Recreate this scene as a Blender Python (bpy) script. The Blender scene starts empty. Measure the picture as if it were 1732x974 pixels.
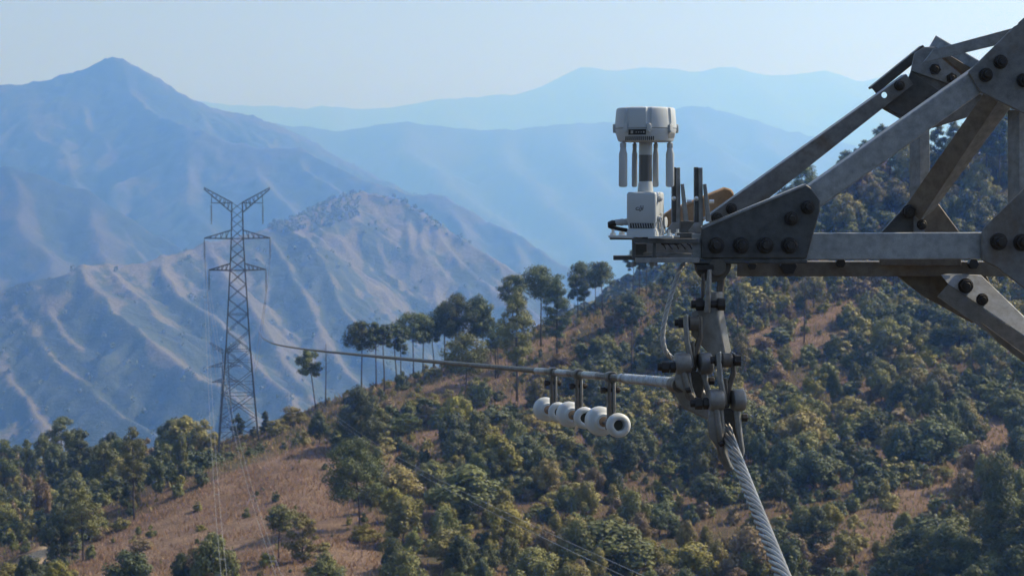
import bpy, bmesh, math, random
import numpy as np
from mathutils import Vector, Matrix

random.seed(7)
RNG = np.random.default_rng(11)
SC = bpy.context.scene
COL = SC.collection
R = math.radians

# ------------------------------------------------------------------ camera
F, CX, CY, HZ = 3232.0, 866.0, 487.0, 320.0       # focal length and centre in photo pixels, horizon row
PITCH = -math.atan((CY - HZ) / F)
FW = Vector((0, math.cos(PITCH), math.sin(PITCH)))
UP = Vector((0, -math.sin(PITCH), math.cos(PITCH)))

def W(px, py, D):
    """point at depth D (metres along +Y) seen at a place of the photo"""
    r = FW + Vector((1, 0, 0)) * ((px - CX) / F) + UP * ((CY - py) / F)
    return r * (D / r.y)

def proj(p):
    d = p[0] * 0 + p[1] * FW.y + p[2] * FW.z
    return CX + F * p[0] / d, CY - F * (p[1] * UP.y + p[2] * UP.z) / d

cam = bpy.data.cameras.new('camera')
cam.sensor_width = 36.0
cam.lens = 36.0 * F / 1732.0
cam.clip_start = 0.1
cam.clip_end = 60000.0
cam.dof.use_dof = True
cam.dof.focus_distance = 5.2
cam.dof.aperture_fstop = 16.0
co = bpy.data.objects.new('camera', cam)
co.rotation_euler = (math.pi / 2 + PITCH, 0, 0)
COL.objects.link(co)
SC.camera = co

# ------------------------------------------------------------------ helpers
def tag(o, label=None, cat=None, group=None, kind=None):
    if label: o['label'] = label
    if cat: o['category'] = cat
    if group: o['group'] = group
    if kind: o['kind'] = kind
    return o

def empty(name, loc, label=None, cat=None, group=None):
    o = bpy.data.objects.new(name, None)
    o.empty_display_size = 0.1
    o.location = loc
    COL.objects.link(o)
    return tag(o, label, cat, group)

class MB:
    """collects shapes; build() links them as one mesh object"""
    def __init__(s):
        s.v, s.f = [], []
    def add(s, vs, fs):
        n = len(s.v)
        s.v += [tuple(v) for v in vs]
        s.f += [tuple(i + n for i in f) for f in fs]
        return s
    def prism(s, pts, ext):
        """planar polygon pts (Vectors) swept by the vector ext"""
        pts = [Vector(p) for p in pts]
        ext = Vector(ext)
        nrm = Vector((0, 0, 0))
        for i in range(len(pts)):
            nrm += pts[i].cross(pts[(i + 1) % len(pts)])
        if nrm.dot(ext) > 0:
            pts = pts[::-1]
        n = len(pts)
        vs = pts + [p + ext for p in pts]
        fs = [tuple(range(n)), tuple(range(2 * n - 1, n - 1, -1))]
        fs = [tuple(range(n)), tuple(reversed(range(n, 2 * n)))]
        for i in range(n):
            j = (i + 1) % n
            fs.append((i, i + n, j + n, j))
        return s.add(vs, fs)
    def box(s, c, sx, sy, sz, rot=None):
        c = Vector(c)
        vs = []
        for x in (-.5, .5):
            for y in (-.5, .5):
                for z in (-.5, .5):
                    p = Vector((x * sx, y * sy, z * sz))
                    if rot: p = rot @ p
                    vs.append(c + p)
        return s.add(vs, [(0, 1, 3, 2), (4, 6, 7, 5), (0, 4, 5, 1), (2, 3, 7, 6), (0, 2, 6, 4), (1, 5, 7, 3)])
    def sweep(s, pts, radii, seg=12, cap=True, twist0=0.0, sq=(1, 1)):
        pts = [Vector(p) for p in pts]
        n = len(pts)
        if not hasattr(radii, '__len__'): radii = [radii] * n
        t0 = (pts[1] - pts[0]).normalized()
        a = Vector((0, 0, 1)) if abs(t0.z) < .9 else Vector((1, 0, 0))
        u = t0.cross(a).normalized()
        vs, fs = [], []
        for i, p in enumerate(pts):
            t = (pts[min(i + 1, n - 1)] - pts[max(i - 1, 0)]).normalized()
            u = (u - t * u.dot(t)).normalized()
            w = t.cross(u)
            for k in range(seg):
                an = 2 * math.pi * k / seg + twist0
                vs.append(p + (u * math.cos(an) * sq[0] + w * math.sin(an) * sq[1]) * radii[i])
        for i in range(n - 1):
            for k in range(seg):
                k2 = (k + 1) % seg
                fs.append((i * seg + k, i * seg + k2, (i + 1) * seg + k2, (i + 1) * seg + k))
        if cap:
            fs.append(tuple(reversed(range(seg))))
            fs.append(tuple(range((n - 1) * seg, n * seg)))
        return s.add(vs, fs)
    def cyl(s, p, q, r, seg=20, r2=None, twist0=0.0):
        return s.sweep([p, q], [r, r if r2 is None else r2], seg, twist0=twist0)
    def lathe(s, o, axis, prof, seg=32):
        """prof: (distance along axis, radius)"""
        o, axis = Vector(o), Vector(axis).normalized()
        a = Vector((0, 0, 1)) if abs(axis.z) < .9 else Vector((1, 0, 0))
        u = axis.cross(a).normalized(); w = axis.cross(u)
        vs, fs = [], []
        n = len(prof)
        for (h, r) in prof:
            for k in range(seg):
                an = 2 * math.pi * k / seg
                vs.append(o + axis * h + (u * math.cos(an) + w * math.sin(an)) * max(r, 1e-4))
        for i in range(n - 1):
            for k in range(seg):
                k2 = (k + 1) % seg
                fs.append((i * seg + k, i * seg + k2, (i + 1) * seg + k2, (i + 1) * seg + k))
        fs.append(tuple(reversed(range(seg))))
        fs.append(tuple(range((n - 1) * seg, n * seg)))
        return s.add(vs, fs)
    def bar(s, p, q, w, h=None):
        """thin square bar between two points"""
        return s.sweep([p, q], [w * .7071] * 2, 4, twist0=math.pi / 4, sq=(1, (h or w) / w))
    def angle(s, p, q, u, v, wu, wv, t):
        """L section: legs along u (wu wide) and v (wv wide), t thick, from p to q"""
        u = Vector(u).normalized(); v = Vector(v).normalized()
        prof = [(0, 0), (wu, 0), (wu, t), (t, t), (t, wv), (0, wv)]
        p, q = Vector(p), Vector(q)
        vs = [p + u * a + v * b for a, b in prof] + [q + u * a + v * b for a, b in prof]
        fs = [tuple(range(6)), tuple(reversed(range(6, 12)))]
        for i in range(6):
            j = (i + 1) % 6
            fs.append((i, i + 6, j + 6, j))
        return s.add(vs, fs)
    def build(s, name, mat, parent=None, bevel=0.0, smooth=35):
        me = bpy.data.meshes.new(name)
        me.from_pydata(s.v, [], s.f)
        bm = bmesh.new(); bm.from_mesh(me)
        bmesh.ops.recalc_face_normals(bm, faces=bm.faces)
        bm.to_mesh(me); bm.free()
        me.materials.append(mat)
        if smooth:
            me.polygons.foreach_set('use_smooth', [True] * len(me.polygons))
            me.set_sharp_from_angle(angle=R(smooth))
        o = bpy.data.objects.new(name, me)
        COL.objects.link(o)
        if parent:
            o.parent = parent
            base = Vector((0, 0, 0)); p = parent
            while p: base += Vector(p.location); p = p.parent
            me.transform(Matrix.Translation(-base))
        if bevel:
            m = o.modifiers.new('bevel', 'BEVEL')
            m.width = bevel; m.segments = 2; m.limit_method = 'ANGLE'; m.angle_limit = R(40)
        return o

def np_mesh(name, v, f, mats, mi=None, smooth=False):
    me = bpy.data.meshes.new(name)
    v = np.asarray(v, np.float32); f = np.asarray(f, np.int32)
    k = f.shape[1]
    me.vertices.add(len(v)); me.vertices.foreach_set('co', v.ravel())
    me.loops.add(f.size); me.loops.foreach_set('vertex_index', f.ravel())
    me.polygons.add(len(f))
    me.polygons.foreach_set('loop_start', np.arange(0, f.size, k, dtype=np.int32))
    if mi is not None: me.polygons.foreach_set('material_index', np.asarray(mi, np.int32))
    me.polygons.foreach_set('use_smooth', np.full(len(f), smooth))
    for m in mats: me.materials.append(m)
    me.update(calc_edges=True)
    me.validate()
    return me

def link(name, me, parent=None):
    o = bpy.data.objects.new(name, me)
    COL.objects.link(o)
    if parent: o.parent = parent
    return o

# numpy value noise ---------------------------------------------------
_LAT = np.random.default_rng(5).random((256, 256))
def vnoise(x, y):
    xi = np.floor(x).astype(int); yi = np.floor(y).astype(int)
    fx = x - xi; fy = y - yi
    fx = fx * fx * (3 - 2 * fx); fy = fy * fy * (3 - 2 * fy)
    a = _LAT[xi % 256, yi % 256]; b = _LAT[(xi + 1) % 256, yi % 256]
    c = _LAT[xi % 256, (yi + 1) % 256]; d = _LAT[(xi + 1) % 256, (yi + 1) % 256]
    return (a * (1 - fx) + b * fx) * (1 - fy) + (c * (1 - fx) + d * fx) * fy
def fbm(x, y, oct=4, gain=.5):
    s = 0; a = 1; t = 0
    for i in range(oct):
        s = s + a * vnoise(x * 2 ** i + 17.3 * i, y * 2 ** i + 9.1 * i); t += a; a *= gain
    return s / t * 2 - 1

# ------------------------------------------------------------------ materials
class NT:
    def __init__(s, name):
        s.m = bpy.data.materials.new(name); s.m.use_nodes = True
        s.t = s.m.node_tree; s.n = s.t.nodes; s.l = s.t.links
        s.b = s.n['Principled BSDF']
    def new(s, t, **kw):
        n = s.n.new(t)
        for k, v in kw.items(): setattr(n, k, v)
        return n
    def link(s, a, b): s.l.new(a, b)
    def noise(s, scale, detail=4, rough=.6, coord='Object', dist=0.0):
        tc = s.new('ShaderNodeTexCoord')
        n = s.new('ShaderNodeTexNoise')
        n.inputs['Scale'].default_value = scale; n.inputs['Detail'].default_value = detail
        n.inputs['Roughness'].default_value = rough; n.inputs['Distortion'].default_value = dist
        s.link(tc.outputs[coord], n.inputs['Vector'])
        return n.outputs['Fac']
    def ramp(s, fac, stops):
        r = s.new('ShaderNodeValToRGB')
        e = r.color_ramp.elements
        while len(e) < len(stops): e.new(.5)
        for i, (p, c) in enumerate(stops):
            e[i].position = p
            e[i].color = (c[0], c[1], c[2], 1) if hasattr(c, '__len__') else (c, c, c, 1)
        s.link(fac, r.inputs['Fac'])
        return r.outputs['Color']
    def mix(s, fac, a, b, mode='MIX'):
        m = s.new('ShaderNodeMix', data_type='RGBA', blend_type=mode)
        for sock, val in ((m.inputs[0], fac), (m.inputs[6], a), (m.inputs[7], b)):
            if hasattr(val, 'links') or isinstance(val, bpy.types.NodeSocket): s.link(val, sock)
            elif hasattr(val, '__len__'): sock.default_value = (*val[:3], 1)
            else: sock.default_value = val
        return m.outputs[2]
    def bump(s, h, strength=.3, dist=.01):
        b = s.new('ShaderNodeBump')
        b.inputs['Strength'].default_value = strength; b.inputs['Distance'].default_value = dist
        s.link(h, b.inputs['Height']); s.link(b.outputs['Normal'], s.b.inputs['Normal'])
    def done(s, col=None, rough=.6, metal=0.0, spec=.5):
        if col is not None:
            if isinstance(col, bpy.types.NodeSocket): s.link(col, s.b.inputs['Base Color'])
            else: s.b.inputs['Base Color'].default_value = (*col, 1)
        if isinstance(rough, bpy.types.NodeSocket): s.link(rough, s.b.inputs['Roughness'])
        else: s.b.inputs['Roughness'].default_value = rough
        s.b.inputs['Metallic'].default_value = metal
        s.b.inputs['Specular IOR Level'].default_value = spec
        return s.m

def steel(name, a, b, stain=(.16, .11, .07), amount=.35, metal=.35, rough=.55):
    t = NT(name)
    n1 = t.noise(9, 6, .65); n2 = t.noise(45, 4, .6); n3 = t.noise(4, 5, .7, dist=1.2); n4 = t.noise(260, 3, .6)
    c = t.mix(t.ramp(n1, [(.3, 0), (.7, 1)]), a, b)
    c = t.mix(t.ramp(n2, [(.40, 0), (.72, .5)]), c, tuple(x * .5 for x in a))
    st = t.ramp(n3, [(.52, 0), (.72, amount)])
    c = t.mix(st, c, stain)
    c = t.mix(t.ramp(n4, [(.35, .18), (.6, 0)]), c, tuple(x * .45 for x in a))
    t.bump(n4, .12, .002)
    return t.done(c, t.ramp(n2, [(.3, rough - .1), (.7, rough + .15)]), metal)

M = {}
M['steel'] = steel('galvanised_steel', (.19, .205, .22), (.27, .288, .305), amount=.25)
M['steel_dark'] = steel('weathered_steel', (.062, .066, .07), (.098, .10, .103), (.085, .06, .042), .45)
M['gusset'] = steel('stained_gusset_steel', (.135, .14, .145), (.215, .215, .215), (.125, .085, .055), .75)
M['steel_brown'] = steel('rust_stained_steel', (.14, .117, .094), (.20, .175, .145), (.12, .07, .035), .7)
M['bolt'] = steel('blackened_bolt_steel', (.022, .021, .022), (.04, .036, .034), (.05, .028, .018), .5, .2, .6)
M['fitting'] = steel('cast_fitting_steel', (.17, .17, .165), (.27, .265, .255), (.12, .09, .06), .6, .45, .48)
M['fitting_dark'] = steel('dark_link_steel', (.085, .078, .07), (.14, .125, .11), (.10, .065, .04), .6)
M['rope_pale'] = steel('pale_wire', (.42, .43, .44), (.58, .58, .58), (.3, .28, .25), .3, .4, .45)
M['rust'] = steel('rusty_orange_steel', (.28, .175, .10), (.38, .245, .145), (.26, .12, .05), .5, 0, .75)
M['bracket'] = steel('dark_bracket_metal', (.075, .08, .085), (.11, .115, .12), (.08, .07, .06), .2, .3)
M['bracket_grey'] = steel('grey_bracket_metal', (.2, .21, .22), (.27, .28, .29), (.15, .12, .1), .25, .3)
M['rope'] = steel('stranded_wire', (.22, .225, .23), (.36, .36, .36), (.12, .10, .08), .5, .7, .38)
M['wire_dark'] = steel('dull_wire', (.075, .075, .073), (.13, .13, .125), (.07, .06, .05), .4, .4, .55)
M['wire_far'] = NT('aluminium_wire').done((.30, .30, .30), .5, .4)
M['steel_light'] = steel('bright_galvanised_steel', (.235, .25, .262), (.34, .356, .368), amount=.2)
M['lattice'] = NT('grey_lattice_steel').done((.075, .085, .095), .6, .2)
def plastic(name, col, rough=.42):
    t = NT(name)
    n = t.noise(22, 5, .6); n2 = t.noise(160, 3)
    c = t.mix(t.ramp(n, [(.35, 0), (.75, .22)]), col, tuple(x * .72 for x in col))
    t.bump(n2, .05, .001)
    return t.done(c, rough)
M['white'] = plastic('off_white_plastic', (.43, .465, .49))
M['grey_pl'] = plastic('light_grey_plastic', (.34, .36, .375))
M['groove'] = plastic('grey_seam', (.20, .205, .21))
M['black'] = plastic('black_rubber', (.018, .018, .02), .5)
M['panel'] = plastic('dark_label_panel', (.035, .04, .045), .3)
M['ink'] = plastic('dark_grey_print', (.06, .065, .07))
M['chrome'] = NT('brushed_dark_tube').done((.10, .105, .115), .33, .85)
M['zinc'] = NT('zinc_screw').done((.6, .61, .62), .3, .9)
def _weight():
    t = NT('white_painted_iron')
    n = t.noise(28, 5, .65); n2 = t.noise(90, 4)
    c = t.mix(t.ramp(n, [(.5, 0), (.78, .4)]), (.46, .48, .48), (.31, .255, .19))
    t.bump(n2, .1, .002)
    return t.done(c, .5)
M['weight'] = _weight()
M['cup'] = plastic('olive_cup_inside', (.10, .10, .075), .7)
M['porcelain'] = NT('brown_glass_insulator').done((.10, .12, .13), .3)
# ================================================================== foreground: lattice crossarm
XA = empty('lattice_crossarm', W(1450, 440, 5.1), 'large grey bolted steel lattice crossarm reaching in from the right edge', 'crossarm')
def P(pts, D): return [W(x, y, D) for x, y in pts]
Yv = Vector((0, 1, 0))
PX = 5.05 / F
def plate(name, pts, D, t, mat, parent=XA, bevel=.003, ext=None):
    return MB().prism(P(pts, D), ext or (0, t, 0)).build(name, mat, parent, bevel)
def hexbolt(px, py, D, rpx, parent, mat=None, name='bolt', long=1.0):
    """nut, washer and thread end standing out of a plate whose front is at depth D"""
    c = W(px, py, D); r = rpx * D / F
    b = MB()
    b.cyl(c + Yv * .001, c - Yv * .006, r * 1.08, 24)
    b.cyl(c - Yv * .006, c - Yv * (.006 + r * .75), r * .92, 6, twist0=random.uniform(0, 1))
    b.cyl(c - Yv * (.006 + r * .75), c - Yv * (.006 + r * (.75 + .75 * long)), r * .52, 14, r2=r * .48)
    return b.build(name, mat or M['bolt'], parent, .0012)
def member(name, a, b, DA, DB, wpx, mat, back=.07, edge='top', t=.007, rise=True, parent=XA, vdir=(0, 1, 0), bevel=.0015):
    """angle iron whose front leg runs from a to b (centre line in the photo), the other leg going back from one edge"""
    p, q = W(*a, DA), W(*b, DB)
    d = (q - p).normalized()
    u = Vector((d.z, 0, -d.x)).normalized()
    if u.z > 0: u = -u                     # u points to the lower edge
    w = wpx * (DA + DB) / 2 / F
    if edge == 'top':
        return MB().angle(p - u * w / 2, q - u * w / 2, u, Vector(vdir), w, back, t).build(name, mat, parent, bevel)
    return MB().angle(p + u * w / 2, q + u * w / 2, -u, Vector(vdir), w, back, t).build(name, mat, parent, bevel)

D0 = 5.05
# near lower chord and its end
member('chord', (1170, 418), (1790, 415), D0, D0, 45, M['steel_light'], .045, 'top', .008, bevel=.0025)
plate('packing_plate', [(1173, 439), (1366, 438), (1366, 446), (1173, 447)], D0 - .012, .05, M['steel_dark'])
# tip gusset with a folded upper edge
G1 = plate('gusset_plate', [(1186, 388), (1189, 381), (1363, 312), (1371, 317), (1388, 340), (1387, 358), (1364, 437), (1186, 437)], D0 - .012, .010, M['steel_dark'])
MB().prism([W(1187, 384, D0 - .016), W(1363, 311, D0 - .016), W(1364, 314.5, D0 - .016), W(1188, 388, D0 - .016)], (0, .05, 0)).build('folded_edge', M['steel'], G1, .001)
for x, y, r in ((1211, 415, 13), (1253, 415, 13), (1294, 415, 13), (1335, 415, 13), (1338, 369.5, 11), (1366, 350.5, 11)):
    hexbolt(x, y, D0 - .012, r, G1)
# near main diagonal
member('diagonal', (1338, 361), (1675, 122), D0, D0, 41, M['steel_light'], .07, 'top', .008, bevel=.0048)
# near top joint
G2 = plate('gusset_plate', [(1638, 122), (1716, 45), (1722, 42), (1724, 38), (1800, -28), (1830, 20), (1830, 232), (1726, 190), (1658, 156)], D0 - .012, .011, M['gusset'])
for x, y in ((1692, 105), (1667, 127), (1731, 136)): hexbolt(x, y, D0 - .012, 11, G2)
member('diagonal', (1740, 95), (2080, -150), D0, D0, 41, M['steel'], .07, 'top', .008)
# right lower joint
G3 = plate('gusset_plate', [(1660, 396), (1664, 386), (1740, 312), (1850, 290), (1850, 545), (1738, 492), (1685, 452), (1660, 440)], D0 - .014, .011, M['gusset'])
for x, y in ((1689, 408.5), (1728, 410), (1768, 411)): hexbolt(x, y, D0 - .014, 13.5, G3)
member('chord', (1780, 470), (2060, 640), D0, D0, 44, M['steel'], .07, 'top', .008)
# web member from the top joint down to the far lower chord: brown flange on the left, grey face on the right
wm = MB().prism([W(1697, 158, 5.10), W(1668, 152, 5.14), W(1529, 352, 5.40), W(1556, 372, 5.36)], (.004, .006, .002)).build('web_member', M['steel_brown'], XA, .0012)
MB().prism([W(1698, 157, 5.10), W(1557, 372, 5.36), W(1578, 358, 5.39), W(1722, 166, 5.13)], (-.004, .006, .002)).build('web_flange', M['steel'], wm, .0012)
# post and posts
for x0, x1, y0, y1, D, mat in ((1546, 1573, 214, 352, 5.36, M['steel']), (1714, 1748, 186, 345, 5.12, M['steel'])):
    b = MB()
    p0, p1 = W(x0 + 10, y0, D), W(x0 + 10, y1, D)
    b.angle(p0, p1, (1, .25, 0), (-.55, .8, 0), (x1 - x0 - 9) * D / F, .040, .007)
    b.build('post', mat, XA, .0012)
# lower chord of the far face
FC = member('chord', (1247, 455), (1792, 455), 5.45, 5.45, 25, M['steel_brown'], .06, 'top', .008)
for x0, x1, y in ((1263, 1280, 447), (1316, 1349, 448), (1411, 1430, 442), (1634, 1655, 444)):
    c = W((x0 + x1) / 2, y + 2, 5.44)
    MB().cyl(c + Yv * .004, c - Yv * .02, (x1 - x0) / 2 * 5.4 / F * .9, 6).build('bolt', M['bolt'], FC, .001)
# plates of the far lower joint
G4 = plate('gusset_plate', [(1488, 396), (1546, 334), (1583, 338), (1626, 396), (1626, 450), (1488, 450)], 5.43, .009, M['steel_brown'])
MB().prism(P([(1491, 394), (1543, 336), (1556, 345), (1546, 394)], 5.40), (0, .02, 0)).build('joint_cover', M['steel_dark'], G4, .001)
MB().prism(P([(1546, 358), (1562, 352), (1564, 396), (1546, 396)], 5.385), (0, .01, 0)).build('lug', M['steel'], G4, .001)
hexbolt(1537, 358, 5.385, 11, G4, long=.4); hexbolt(1559, 380, 5.385, 8, G4, long=.3)
# far main diagonal (dark face, lit upper flange, one open bolt hole)
def holed(pts, D, hole, r, t, name, mat):
    n = 20
    hc = W(*hole, D); rr = r * D / F
    outer = P(pts, D)
    bm = bmesh.new()
    vs = [bm.verts.new(v) for v in outer]
    eo = [bm.edges.new((vs[i], vs[(i + 1) % len(vs)])) for i in range(len(vs))]
    hv = [bm.verts.new(hc + Vector((math.cos(6.2832 * k / n) * rr, 0, math.sin(6.2832 * k / n) * rr))) for k in range(n)]
    eh = [bm.edges.new((hv[i], hv[(i + 1) % n])) for i in range(n)]
    bmesh.ops.triangle_fill(bm, use_beauty=True, edges=eo + eh)
    g = bmesh.ops.extrude_face_region(bm, geom=list(bm.faces))
    bmesh.ops.translate(bm, vec=(0, t, 0), verts=[e for e in g['geom'] if isinstance(e, bmesh.types.BMVert)])
    bmesh.ops.recalc_face_normals(bm, faces=bm.faces)
    me = bpy.data.meshes.new(name); bm.to_mesh(me); bm.free()
    me.materials.append(mat)
    me.transform(Matrix.Translation(-Vector(XA.location)))
    o = bpy.data.objects.new(name, me); COL.objects.link(o); o.parent = XA
    return o
F2 = holed([(1196, 368), (1533, 126), (1545, 143), (1490, 186), (1230, 391), (1205, 385)], 5.44, (1496, 161), 5.2, .008, 'diagonal', M['gusset'])
a, b_ = W(1195, 367, 5.44), W(1533, 125, 5.44)
MB().prism([a, b_, b_ + Vector((-.008, 0, -.011)) * .6, a + Vector((-.008, 0, -.011)) * .6], (0, .07, 0)).build('diagonal_flange', M['steel'], F2, .001)
hexbolt(1521, 144.5, 5.44, 8.5, F2, long=.3)
hexbolt(1237, 353, 5.44, 9, F2, long=.3); hexbolt(1213, 369, 5.44, 9, F2, long=.3)
member('diagonal', (1478, 153), (1566, 82), 5.56, 5.52, 15, M['steel_dark'], .05, 'top', .007)
# far top joint
G5 = plate('gusset_plate', [(1492, 184), (1530, 152), (1541, 120), (1562, 80), (1582, 79), (1645, 114), (1712, 150), (1702, 178), (1646, 196), (1578, 217), (1553, 214), (1526, 203)], 5.47, .009, M['gusset'])
for x, y, r in ((1580, 118, 10.5), (1608, 133, 10), (1567, 168, 7)): hexbolt(x, y, 5.47, r, G5, long=.3)
MB().prism(P([(1541, 122), (1600, 161), (1560, 212), (1496, 182), (1530, 150)], 5.455), (0, .012, 0)).build('joint_cover', M['steel_dark'], G5, .001)
MB().prism(P([(1547, 90), (1563, 80), (1580, 80), (1700, 156), (1690, 172), (1541, 120)], 5.46), (0, .008, 0)).build('joint_strip', M['steel'], G5, .001)
# bracing between the two faces at the top
MB().angle(W(1583, 60, 5.52), W(1700, 128, 5.14), (-.05, -.25, -.04), (-.12, .1, -.24), .02, .042, .006).build('brace', M['steel'], XA, .001)
MB().prism(P([(1562, 106), (1579, 84), (1716, 47), (1760, 38), (1745, 62), (1690, 76), (1601, 97)], 5.20), (0, .009, 0)).build('brace', M['steel'], XA, .001)
MB().prism(P([(1590, 92), (1604, 92), (1650, 120), (1640, 134)], 5.30), (0, .03, 0)).build('brace', M['steel_brown'], XA, .001)
# bracing under the lower chord at the right
G6 = plate('gusset_plate', [(1514, 464), (1668, 464), (1684, 497), (1664, 500), (1652, 545), (1644, 546), (1560, 500)], 5.50, .010, M['steel_brown'])
lb = MB().prism([W(1586, 501, 5.43), W(1603, 481, 5.41), W(1740, 574, 5.33), W(1830, 636, 5.28), W(1830, 672, 5.30), W(1735, 606, 5.35)], (0, .007, -.002)).build('lower_brace', M['steel'], XA, .0012)
MB().prism([W(1603, 480, 5.41), W(1592, 466, 5.42), W(1610, 463, 5.44), W(1660, 466, 5.43), W(1740, 543, 5.355), W(1830, 622, 5.30), W(1830, 635, 5.28), W(1740, 573, 5.33)], (0, .007, .002)).build('brace_flange', M['steel'], lb, .0012)
MB().prism([W(1660, 545, 5.34), W(1800, 650, 5.24), W(1800, 664, 5.24), W(1690, 580, 5.32)], (0, .012, 0)).build('lower_brace', M['steel_brown'], XA, .001)  # brown strip drawn in for the dark shadow edge beneath the brace
hexbolt(1633, 483, 5.40, 12, G6, long=.3); hexbolt(1661, 506, 5.38, 9.5, G6, long=.3)

# rusty section seen behind the tip
MB().prism([W(1120, 366, 5.62), W(1136, 354, 5.62), W(1226, 317, 5.62), W(1238, 320, 5.62), W(1243, 330, 5.62), W(1206, 358, 5.62), W(1180, 385, 5.62), W(1120, 385, 5.62)], (0, .06, 0)).build('rusty_bracket', M['rust'], XA, .006)

# ================================================================== mounting frame for the radio unit
MF = empty('mounting_frame', W(1110, 440, 5.1), 'dark bolted rail frame clamped on the crossarm tip, under the radio unit', 'frame')
def railbox(x0, x1, y0, y1, D, t, mat, name='rail', parent=None, hollow=False):
    return MB().prism(P([(x0, y0), (x1, y0), (x1, y1), (x0, y1)], D), (0, t, 0)).build(name, mat, parent or MF, .001)
railbox(1032, 1180, 399.5, 405.5, 5.14, .03, M['bracket'])
railbox(1070, 1182, 403.5, 411.5, 5.02, .028, M['bracket'])
railbox(1038, 1184, 432.5, 440, 5.10, .028, M['bracket'])
railbox(1075, 1183, 436.5, 444.5, 5.01, .028, M['bracket_grey'])
railbox(1069.5, 1075, 404, 437, 5.03, .02, M['bracket'], 'upright')
railbox(1104, 1109.5, 410, 437, 5.035, .02, M['bracket'], 'upright')
railbox(1074, 1094, 412, 434, 5.16, .02, M['bracket'], 'upright')
railbox(1118, 1150, 405, 414, 5.10, .02, M['bracket'], 'clamp_block')
MB().cyl(W(1074, 429, 5.18), W(1172, 432, 5.08), .0055, 12).build('rod', M['bracket_grey'], MF)
MB().cyl(W(1112, 433, 5.10), W(1172, 436, 5.05), .006, 12).build('rod', M['bracket_grey'], MF)
MB().prism(P([(1076, 411), (1172, 411), (1172, 434), (1076, 434)], 5.24), (0, .01, 0)).build('backing_plate', M['bracket_grey'], MF, .001)
for x0, x1 in ((1066, 1076), (1098, 1113)):
    c = W((x0 + x1) / 2, 444, 5.03)
    MB().cyl(c, c - Vector((0, 0, .010)), (x1 - x0) / 2 * PX, 6).build('bolt', M['bracket_grey'], MF, .001)
for k in range(5):
    x = 1118 + k * 11
    MB().sweep([W(x, 412, 5.03), W(x + 5, 415 + (k % 2) * 2, 5.03), W(x + 8, 421, 5.04)], .0018, 8).build('wire_tie', M['black'], MF)
# upright clamp channels
for x, dx in ((1137, 0), (1175, 0)):
    b = MB()
    y0, y1 = 283, 392
    b.prism(P([(x, y0), (x + 6.5, y0), (x + 6.5, y1), (x, y1)], 5.12), (0, .03, 0))
    b.build('channel_upright', M['bracket'], MF, .001)
    MB().prism(P([(x + 6.7, y0 + .6), (x + 13.5, y0 + .6), (x + 14, y1 - 10), (x + 14, y1 + 6), (x + 6.7, y1 + 6)], 5.115), (0, .008, 0)).build('channel_upright', M['bracket_grey'], MF, .001)
    MB().prism(P([(x + 15, y0 + 29), (x + 20, y0 + 28), (x + 28, y0 + 92), (x + 20, y0 + 92)], 5.10), (0, .02, 0)).build('wedge_strip', M['bracket_grey'], MF, .001)
    MB().prism(P([(x - 10, y1 - 2), (x + 1, y1 - 16), (x + 12, y1 - 16), (x + 12, y1 + 4), (x - 10, y1 + 4)], 5.105), (0, .012, 0)).build('foot_brace', M['bracket_grey'], MF, .001)
    c = W(x + 3, y0 + 53, 5.12)
    MB().lathe(c, (0, -1, 0), [(0, .0065), (.004, .0062), (.006, .003)], 16).build('rivet', M['zinc'], MF)
    c = W(x + 25, y0 + 58, 5.12)
    MB().cyl(c, c + Vector((.012, 0, 0)), .006, 6).build('bolt', M['zinc'], MF)
railbox(1150, 1180, 374, 400, 5.16, .01, M['bracket_grey'], 'backing_plate')
railbox(1145, 1190, 394, 402, 5.06, .02, M['bracket'], 'rail')

# ================================================================== radio relay unit
RU = empty('radio_relay_unit', W(1092, 398, 5.06), 'light grey drum-headed radio unit with four paddle aerials on crossarm tip', 'radio unit')
Dr = 5.06
def cz(x, y): return W(x, y, Dr)
ax = cz(1092, 240)
def H(y): return cz(1092, y).z
Z = Vector((0, 0, 1)); k = Dr / F
base = Vector((ax.x, ax.y, 0))
def prof(ps): return [((H(y)), r * k) for y, r in ps]
# upper cap with grooves cut between lobes
NS = 96
def lobed(profile, depth, nl, width, ph):
    b = MB(); vs, fs = [], []
    for (z, r) in profile:
        for i in range(NS):
            a = 2 * math.pi * i / NS
            m = min(abs(((a - ph) * nl / (2 * math.pi)) % 1), abs(1 - ((a - ph) * nl / (2 * math.pi)) % 1)) * 2 * math.pi / nl
            rr = r - (depth if m < width else 0)
            vs.append(base + Vector((math.cos(a) * rr, math.sin(a) * rr, z)))
    n = len(profile)
    for j in range(n - 1):
        for i in range(NS):
            i2 = (i + 1) % NS
            fs.append((j * NS + i, j * NS + i2, (j + 1) * NS + i2, (j + 1) * NS + i))
    fs.append(tuple(range(NS))); fs.append(tuple(range((n - 1) * NS, n * NS)))
    return b.add(vs, fs)
capo = lobed(prof([(218, 52), (214, 52), (200, 50.8), (187, 49.6), (184.5, 48.6), (183, 46.5), (182.2, 40), (181.4, 20), (181.2, 1)]), .0042, 8, .075, R(-88)).build('dome', M['white'], RU, 0, 28)
low = MB().lathe(base, Z, prof([(218.2, 50.5), (219.5, 51.8), (222, 51.6), (236, 47.5), (239, 46.2), (240.5, 43), (240.5, 1)]), 96).build('drum', M['white'], RU, 0, 28)
MB().lathe(base, Z, prof([(218.9, 51.0), (217.4, 52.4), (216.6, 52.4), (216.4, 50)]), 96).build('seam_ring', M['grey_pl'], low)
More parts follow.
